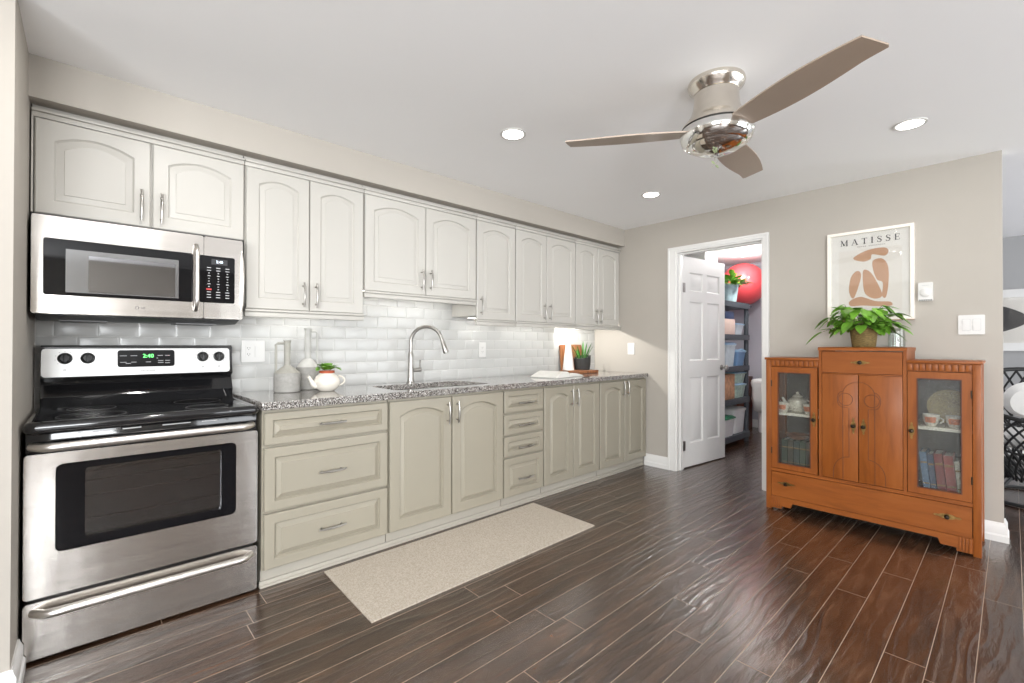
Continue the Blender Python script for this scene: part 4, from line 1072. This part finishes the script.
# serif lettering built from strokes
def letter(mb, ch, x, z, s, f):
    T, t_ = .17*s, .06*s
    def st_(x0, z0_, x1, z1, w_):
        d = Vector((x1-x0, z1-z0_)).normalized(); n = Vector((-d.y, d.x))*w_/2
        mb.prism([(x+x0-n.x, z+z0_-n.y), (x+x1-n.x, z+z1-n.y), (x+x1+n.x, z+z1+n.y), (x+x0+n.x, z+z0_+n.y)], [], .0121, .0126, f)
    def sf(xc, zc, w_): mb.prism(rect(x+xc-w_/2, z+zc-t_*.45, x+xc+w_/2, z+zc+t_*.45), [], .01211, .01261, f)
    if ch == 'I': st_(.15*s, 0, .15*s, s, T); sf(.15*s, 0, .34*s); sf(.15*s, s, .34*s); return .30*s
    if ch == 'T': st_(.4*s, 0, .4*s, s, T); st_(.03*s, s-.03*s, .77*s, s-.03*s, t_); st_(.05*s, s, .05*s, s*.78, t_); st_(.75*s, s, .75*s, s*.78, t_); sf(.4*s, 0, .36*s); return .8*s
    if ch == 'E':
        st_(.15*s, 0, .15*s, s, T); st_(.02*s, .03*s, .66*s, .03*s, t_); st_(.02*s, .97*s, .62*s, .97*s, t_); st_(.15*s, .52*s, .5*s, .52*s, t_)
        st_(.65*s, 0, .65*s, .24*s, t_); st_(.61*s, s, .61*s, .78*s, t_); st_(.5*s, .42*s, .5*s, .62*s, t_); return .7*s
    if ch == 'A': st_(.10*s, 0, .43*s, s, t_); st_(.43*s, s, .78*s, 0, T); st_(.22*s, .34*s, .62*s, .34*s, t_); sf(.10*s, 0, .26*s); sf(.78*s, 0, .32*s); return .9*s
    if ch == 'M': st_(.13*s, 0, .15*s, s, t_); st_(.15*s, s, .53*s, .05*s, T*.95); st_(.53*s, .05*s, .90*s, s, t_); st_(.92*s, 0, .92*s, s, T); sf(.13*s, 0, .28*s); sf(.92*s, 0, .34*s); sf(.10*s, s, .22*s); sf(.96*s, s, .24*s); return 1.08*s
    if ch == 'S':
        pts = [(.56, .76), (.54, .90), (.40, .97), (.26, .98), (.12, .90), (.09, .76), (.16, .64), (.32, .54), (.48, .44), (.57, .32), (.55, .16), (.44, .05), (.30, .02), (.14, .06), (.07, .18), (.06, .27)]
        wd = [.05, .07, .07, .08, .11, .14, .16, .18, .17, .15, .13, .10, .08, .07, .07, .05]
        for i in range(len(pts)-1):
            (xa, za), (xb, zb) = pts[i], pts[i+1]
            st_(xa*s, za*s, xb*s+.01*s*(1 if xb > xa else -1), zb*s, (wd[i]+wd[i+1])*.5*s)
        st_(.57*s, .98*s, .57*s, .72*s, t_*.8); st_(.06*s, 0, .06*s, .29*s, t_*.8); return .64*s
mb = MB(); s_ = .041; word = 'MATISSE'
adv = [letter(MB(), c, 0, 0, s_, FY) for c in word]
x0, x1 = 2.225, 2.558; gap = (x1-x0-sum(adv))/(len(word)-1); x = x0
for c, a in zip(word, adv): letter(mb, c, x, 1.889, s_, FY); x += a+gap
mb.build('title_lettering', M['ink'], fr, 0)
mb = MB()
for k in range(15):
    if k in (5,): continue
    mb.prism(rect(2.325+k*.0105, 1.868, 2.332+k*.0105, 1.8745), [], .0121, .0125, FY)
mb.build('subtitle_marks', M['ink_pale'], fr, 0)
# plain abstract cut-paper shapes in tan
def smoothpoly(pts, n=6):
    out = []; m = len(pts)
    for i in range(m):
        p0, p1, p2, p3 = [Vector(pts[(i+k) % m]) for k in (-1, 0, 1, 2)]
        for k in range(n):
            t = k/n
            q = .5*((2*p1)+(p2-p0)*t+(2*p0-5*p1+4*p2-p3)*t*t+(3*p1-p0-3*p2+p3)*t**3); out.append((q.x, q.y))
    return out
def art(pts):
    MB().prism(smoothpoly([(AX0+a*(AX1-AX0), AZ0+b*(AZ1-AZ0)) for a, b in pts]), [], .0127, .0131, FY).build('cut_shape', M['print_tan'], fr, 0)
art([(.24, .87), (.45, .97), (.72, .99), (.80, .93), (.74, .86), (.55, .90), (.52, .83), (.40, .80)])
art([(.20, .56), (.30, .66), (.37, .60), (.33, .42), (.24, .22), (.17, .34)])
art([(.405, .66), (.52, .62), (.64, .42), (.70, .24), (.58, .20), (.44, .28), (.40, .44)])
art([(.56, .80), (.70, .82), (.79, .70), (.80, .45), (.76, .22), (.70, .24), (.71, .44), (.62, .50), (.56, .66)])
art([(.18, .18), (.36, .24), (.60, .16), (.82, .14), (.84, .08), (.60, .08), (.40, .10), (.20, .10)])
MB().prism(rect(PX0+.0205, PZ0+.0205, PX1-.0205, PZ1-.0205), [], .016, .018, FY).build('glazing', glass('picture_glass', (.97, .97, .97, 1), 0.0, .05, .02), fr, 0)

# ------------------------------------------------------------------ storage room
SHY = .12
sh = thing('shelving_unit', 'dark grey resin shelving unit of five tiers in the storage room', 'shelf', (.65, 1.51, 0))
HY0, HY1, HX0, HX1 = 1.07, 1.95, .40, .895
TZ = (.125, .545, .925, 1.295, 1.675)
for z in TZ:
    MB().prism(rrect(HX0, HY0, HX1, HY1, .05), [], z-.062, z, I).build('shelf_board', M['shelf_plastic'], sh)
for x in (HX0+.04, HX1-.04):
    for y in (HY0+.04, HY1-.04):
        mb = MB().lathe([(.028, 0), (.028, TZ[0]-.0625)], (x, y, 0), 14)
        for a, b in zip(TZ, TZ[1:]): mb.lathe([(.026, a+.0005), (.026, b-.0625)], (x, y, 0), 14)
        mb.build('post', M['shelf_plastic'], sh)
def bin_(name, label, cat, y0, y1, z, h, m, lid=None, x0=.48, x1=.865, taper=.02, rim=.006, lh=.028, hand=False, group=None):
    y0 += SHY; y1 += SHY
    t = thing(name, label, cat, ((x0+x1)/2, (y0+y1)/2, z), 0, group)
    b = MB(); lp = lambda i, zz, r: [Vector((x, y, zz)) for x, y in rrect(x0+i, y0+i, x1-i, y1-i, r)]
    z = z+.0006
    b.loops([lp(taper, z, .03), lp(taper*.5, z+h*.5, .03), lp(0, z+h, .03), lp(-rim, z+h, .03), lp(-rim, z+h-.012, .03), lp(.002, z+h-.0125, .03)], True, False)
    b.loops([lp(0, z+h, .03), lp(.004, z+h, .03), lp(taper+.004, z+.01, .03)], False, True)
    b.build('tub', m, t)
    if lid:
        MB().loops([lp(-rim-.003, z+h+.0005, .032), lp(-rim-.003, z+h+lh*.5, .032), lp(.0, z+h+lh*.55, .03), lp(.015, z+h+lh, .025)]).build('lid', lid, t)
    if hand:
        MB().tube([(x1-.02, y0+.03, z+h+.02), (x1+.0, (y0+y1)/2, z+h+.035), (x1-.02, y1-.03, z+h+.02)], .008, 8).build('handle', lid or m, t)
    return t
def carton(name, label, y0, y1, z, h, m, x0=.5, x1=.862):
    y0 += SHY; y1 += SHY
    t = thing(name, label, 'box', ((x0+x1)/2, (y0+y1)/2, z))
    MB().box(x0, y0, z+.0006, x1, y1, z+h, .003).build('carton', m, t)
    MB().box(x0+.004, y0+.002, z+h+.0003, x1-.003, (y0+y1)/2-.0008, z+h+.0035).box(x0+.004, (y0+y1)/2+.0008, z+h+.0003, x1-.003, y1-.002, z+h+.0035).build('flap', m, t)
    return t
bin_('storage_bin', 'white storage bin with white lid on the bottom shelf', 'bin', 1.43, 1.752, TZ[0], .27, M['white_bin'], M['white_plastic'], .46, .865)
bin_('storage_bin', 'greyish bin with green lid on the bottom shelf beside the white bin', 'bin', 1.10, 1.395, TZ[0], .20, M['white_bin'], M['green_lid'], .52, .885, hand=True)
carton('cardboard_box', 'brown printed cardboard box on the second shelf from the bottom', 1.05, 1.425, TZ[1], .285, M['cardboard'])
bin_('storage_bin', 'pale green lidded bin, lower of the two stacked beside the cardboard box', 'bin', 1.46, 1.752, TZ[1], .15, M['green_bin'], M['blue_lid'], .5, .87, lh=.016)
bin_('storage_bin', 'pale green lidded bin, upper of the two stacked beside the cardboard box', 'bin', 1.46, 1.752, TZ[1]+.171, .12, M['green_bin'], M['blue_lid'], .5, .87, lh=.016)
bin_('storage_bin', 'tall translucent white bin on the middle shelf', 'bin', 1.17, 1.46, TZ[2], .25, M['clear_bin'], M['blue_lid'], .55, .868)
bin_('storage_bin', 'blue tub with folding handle on the middle shelf', 'bin', 1.495, 1.752, TZ[2], .165, M['blue_tub'], M['blue_lid'], .56, .868, hand=True)
carton('cardboard_box', 'pale beige box on the fourth shelf from the bottom', 1.12, 1.44, TZ[3], .175, M['beige_box'])
carton('cardboard_box', 'small navy and white box on top of the pale beige box', 1.20, 1.44, TZ[3]+.179, .085, M['navy'], .6, .85)
bin_('storage_bin', 'clear bin with pale blue lid on the fourth shelf from the bottom', 'bin', 1.47, 1.70, TZ[3], .12, M['clear_bin'], M['blue_lid'], .56, .868, lh=.016)
bt = thing('spray_bottle', 'small navy bottle at the far end of the fourth shelf', 'bottle', (.70, 1.875, TZ[3]))
MB().lathe([(.034, .0006), (.036, .01), (.036, .09), (.016, .12), (.013, .135)], (.70, 1.875, TZ[3]), 20).build('bottle', M['navy'], bt)
MB().lathe([(.015, .1355), (.015, .155), (0, .156)], (.70, 1.875, TZ[3]), 16).build('cap', M['white_plastic'], bt)
carton('cardboard_box', 'white carton behind the clear bin with the blue lid', 1.50, 1.68, TZ[3]+.0, .22, M['white_bin'], .44, .545)
# pail and fern on top
pa = thing('potted_fern', 'leafy fern in a washed blue pail on top of the shelving unit', 'plant', (.78, 1.62, TZ[4]))
qx, qy, qz = .78, 1.56, TZ[4]+.0006
MB().lathe([(.085, 0), (.09, .004), (.118, .20), (.122, .205), (.122, .215), (.112, .215), (.105, .17)], (qx, qy, qz), 28).build('pail', M['pail'], pa)
MB().lathe([(.106, .175), (0, .18)], (qx, qy, qz), 24, cap0=False).build('soil', M['soil'], pa)
mb = MB(); random.seed(9)
for k in range(70):
    a = random.uniform(0, 2*PI); el = random.uniform(.3, 1.4)
    dv = Vector((math.cos(a)*math.cos(el), math.sin(a)*math.cos(el), math.sin(el)))
    p0 = Vector((qx+.05*math.cos(a), qy+.05*math.sin(a), qz+.178))
    L = random.uniform(.08, .24); leaf(mb, p0+dv*L*.5, dv+Vector((random.uniform(-.5, .5), random.uniform(-.5, .5), -.1)), random.uniform(.10, .16), .034, .5)
    mb.tube([p0, p0+dv*L*.52], .002, 4)
mb.build('foliage', M['leaf'], pa, 80)
# exercise ball on a wall bracket in the far corner
BXc, BYc, BRr = .56, 2.60, .29
bz_ = 1.715
br_ = thing('wall_bracket', 'small shelf bracket under the red exercise ball', 'bracket', (.2, 2.60, bz_-.03))
MB().box(.0205, 2.46, bz_-.025, .62, 2.74, bz_-.0, .004).build('board', M['shelf_plastic'], br_)
MB().prism([(.0205, bz_-.026), (.42, bz_-.026), (.0205, bz_-.28)], [], 2.585, 2.615, lambda a, b, c: Vector((a, c, b))).build('brace', M['shelf_plastic'], br_)
bl = MB(); prof = [(BRr*math.sin(PI*k/28), BRr-BRr*math.cos(PI*k/28)) for k in range(29)]
bl.lathe(prof, (BXc, BYc, bz_+.0005), 48)
for k in range(-3, 4): pass
ba = thing('exercise_ball', 'large red exercise ball up in the corner behind the fern', 'ball', (BXc, BYc, bz_))
bl.build('ball', M['ball'], ba, 60)
MB().lathe([(.012, 0), (.012, .004), (0, .0045)], seg=12, mtx=Matrix.Translation((BXc+BRr*.55, BYc-BRr*.80, bz_+BRr*1.2)) @ Vector((.55, -.8, .2)).to_track_quat('Z', 'Y').to_matrix().to_4x4()).build('valve_plug', M['white_plastic'], ba)
# waste bin with a white bag, brown stand behind it
def at(u, v, z):
    return None
wb = thing('waste_bin', 'tall white bin lined with a loose white bag in the storage room', 'bin', (.86, 2.52, 0))
wx, wy = .865, 2.70
lp = lambda hx_, hy_, z, r, j=0: [Vector((x+(random.uniform(-j, j)), y+random.uniform(-j, j), z)) for x, y in rrect(wx-hx_, wy-hy_, wx+hx_, wy+hy_, r)]
MB().loops([lp(.115, .10, .0, .03), lp(.12, .105, .02, .03), lp(.125, .11, .30, .03)]).build('base', M['white_bin'], wb)
random.seed(4)
MB().loops([lp(.13, .115, .27, .03), lp(.165, .15, .30, .04, .004), lp(.185, .165, .45, .05, .008), lp(.19, .17, .60, .05, .008), lp(.195, .175, .66, .05, .006), lp(.19, .17, .70, .05, .006), lp(.17, .15, .715, .05, .004)]).build('bag', M['matt_white'], wb, 60)
wd = thing('wooden_stand', 'red brown wooden stand behind the white waste bin', 'stand', (.45, 2.62, 0))
MB().box(.36, 2.40, .70, .575, 2.90, .73, .004).build('top', M['brown_wood'], wd)
for x in (.36, .545):
    MB().box(x, 2.41, 0, x+.025, 2.89, .6995).build('side_panel', M['brown_wood'], wd)
# storage room lamps
def flush(x, y, label, pw):
    t = thing('flush_ceiling_light', label, 'ceiling light', (x, y, H))
    MB().lathe([(.07, -.0005), (.07, -.012), (.06, -.016)], (x, y, H), 28).build('base', M['white_plastic'], t)
    MB().lathe([(.055, -.0165), (.05, -.03), (.03, -.045), (0, -.05)], (x, y, H), 28).build('globe', M['lamp'], t)
    d = bpy.data.lights.new('storage_lamp', 'POINT'); d.energy = pw; d.color = (1, .97, .95); d.shadow_soft_size = .05
    o = bpy.data.objects.new('storage_lamp', d); COL.objects.link(o); o.location = (x, y, H-.11)
flush(1.34, 1.45, 'added, unseen flush ceiling light just inside the storage room', 34)  # hidden behind the jamb, added to brighten the open door
flush(.76, 2.08, 'small flush ceiling light close in front of the red exercise ball', 13)

# ------------------------------------------------------------------ room beyond: picture and rattan chair
ax = thing('framed_picture', 'white framed picture of a black leaf shape in the room beyond', 'picture', (3.4, 3.299, 1.12))
RX0, RX1, RZ0, RZ1 = 2.55, 3.75, 1.115, 1.775
FR = lambda a, b, c: Vector((a, 3.3-c, b))
MB().prism(rect(RX0, RZ0, RX1, RZ1), [rect(RX0+.09, RZ0+.085, RX1-.09, RZ1-.085)], .001, .035, FR).build('frame', M['white_plastic'], ax, 0)
MB().prism(rect(RX0+.089, RZ0+.084, RX1-.089, RZ1-.084), [], .006, .015, FR).build('print', M['print_bg'], ax, 0)
MB().prism(smoothpoly([(2.72, 1.48), (2.85, 1.60), (3.02, 1.59), (3.20, 1.45), (3.02, 1.33), (2.85, 1.32)]), [], .0151, .0156, FR).build('black_shape', M['ink'], ax, 0)
MB().prism(rect(RX0+.0895, RZ0+.0845, RX1-.0895, RZ1-.0845), [], .020, .022, FR).build('glazing', glass('picture_glass_far', (.97, .97, .97, 1), 0, .03, .02), ax, 0)
chx, chy = 3.20, 1.25
rc = thing('rattan_chair', 'black woven rattan tub chair with white cushion in the room beyond', 'chair', (chx, chy, 0))
mb = MB()
def prof_r(t):     # t 0..1 from seat bottom to rim
    return .16+.24*math.sin(min(1, t*1.15)*PI/2)-.03*max(0, t-.75)*4*.5
def top_h(phi):    # back is high, front opening low
    return .62+.36*(.5+.5*math.cos(phi-BACK))
BACK = math.radians(100)
def shell(phi, t):
    zt = top_h(phi); z = .15+(zt-.15)*t; r = prof_r(t*(zt-.15)/.78)
    return Vector((chx+r*math.cos(phi), chy+r*math.sin(phi), z))
n = 32
for k in range(n):
    for s in (1, -1):
        mb.tube([shell(2*PI*k/n+s*t*1.1, t) for t in [i/12 for i in range(13)]], .0075, 6)
mb.build('woven_shell', M['rattan'], rc)
MB().tube([shell(2*PI*k/48, 1.0) for k in range(48)], .016, 8, True).build('rim', M['rattan'], rc)
MB().tube([shell(2*PI*k/40, .45) for k in range(40)], .010, 8, True).build('hoop', M['rattan'], rc)
mb = MB().tube([(chx+.34*math.cos(2*PI*k/40), chy+.34*math.sin(2*PI*k/40), .014) for k in range(40)], .013, 8, True)
for k in range(4):
    a = PI/4+k*PI/2; mb.tube([(chx+.34*math.cos(a), chy+.34*math.sin(a), .02), (chx+.20*math.cos(a), chy+.20*math.sin(a), .17)], .011, 8)
mb.build('ring_base', M['rattan'], rc)
MB().lathe([(.0, .40), (.20, .40), (.26, .42), (.27, .46), (.25, .50), (.18, .525), (0, .53)], (chx, chy, 0), 28).build('seat_cushion', M['cushion'], rc)
cb_ = MB().lathe([(0, -.05), (.12, -.045), (.16, 0), (.12, .045), (0, .05)], seg=24, mtx=Matrix.Translation((chx+.20*math.cos(BACK), chy+.20*math.sin(BACK), .74)) @ Matrix.Rotation(BACK, 4, 'Z') @ Matrix.Rotation(math.radians(72), 4, 'Y'))
cb_.build('back_cushion', M['cushion'], rc)
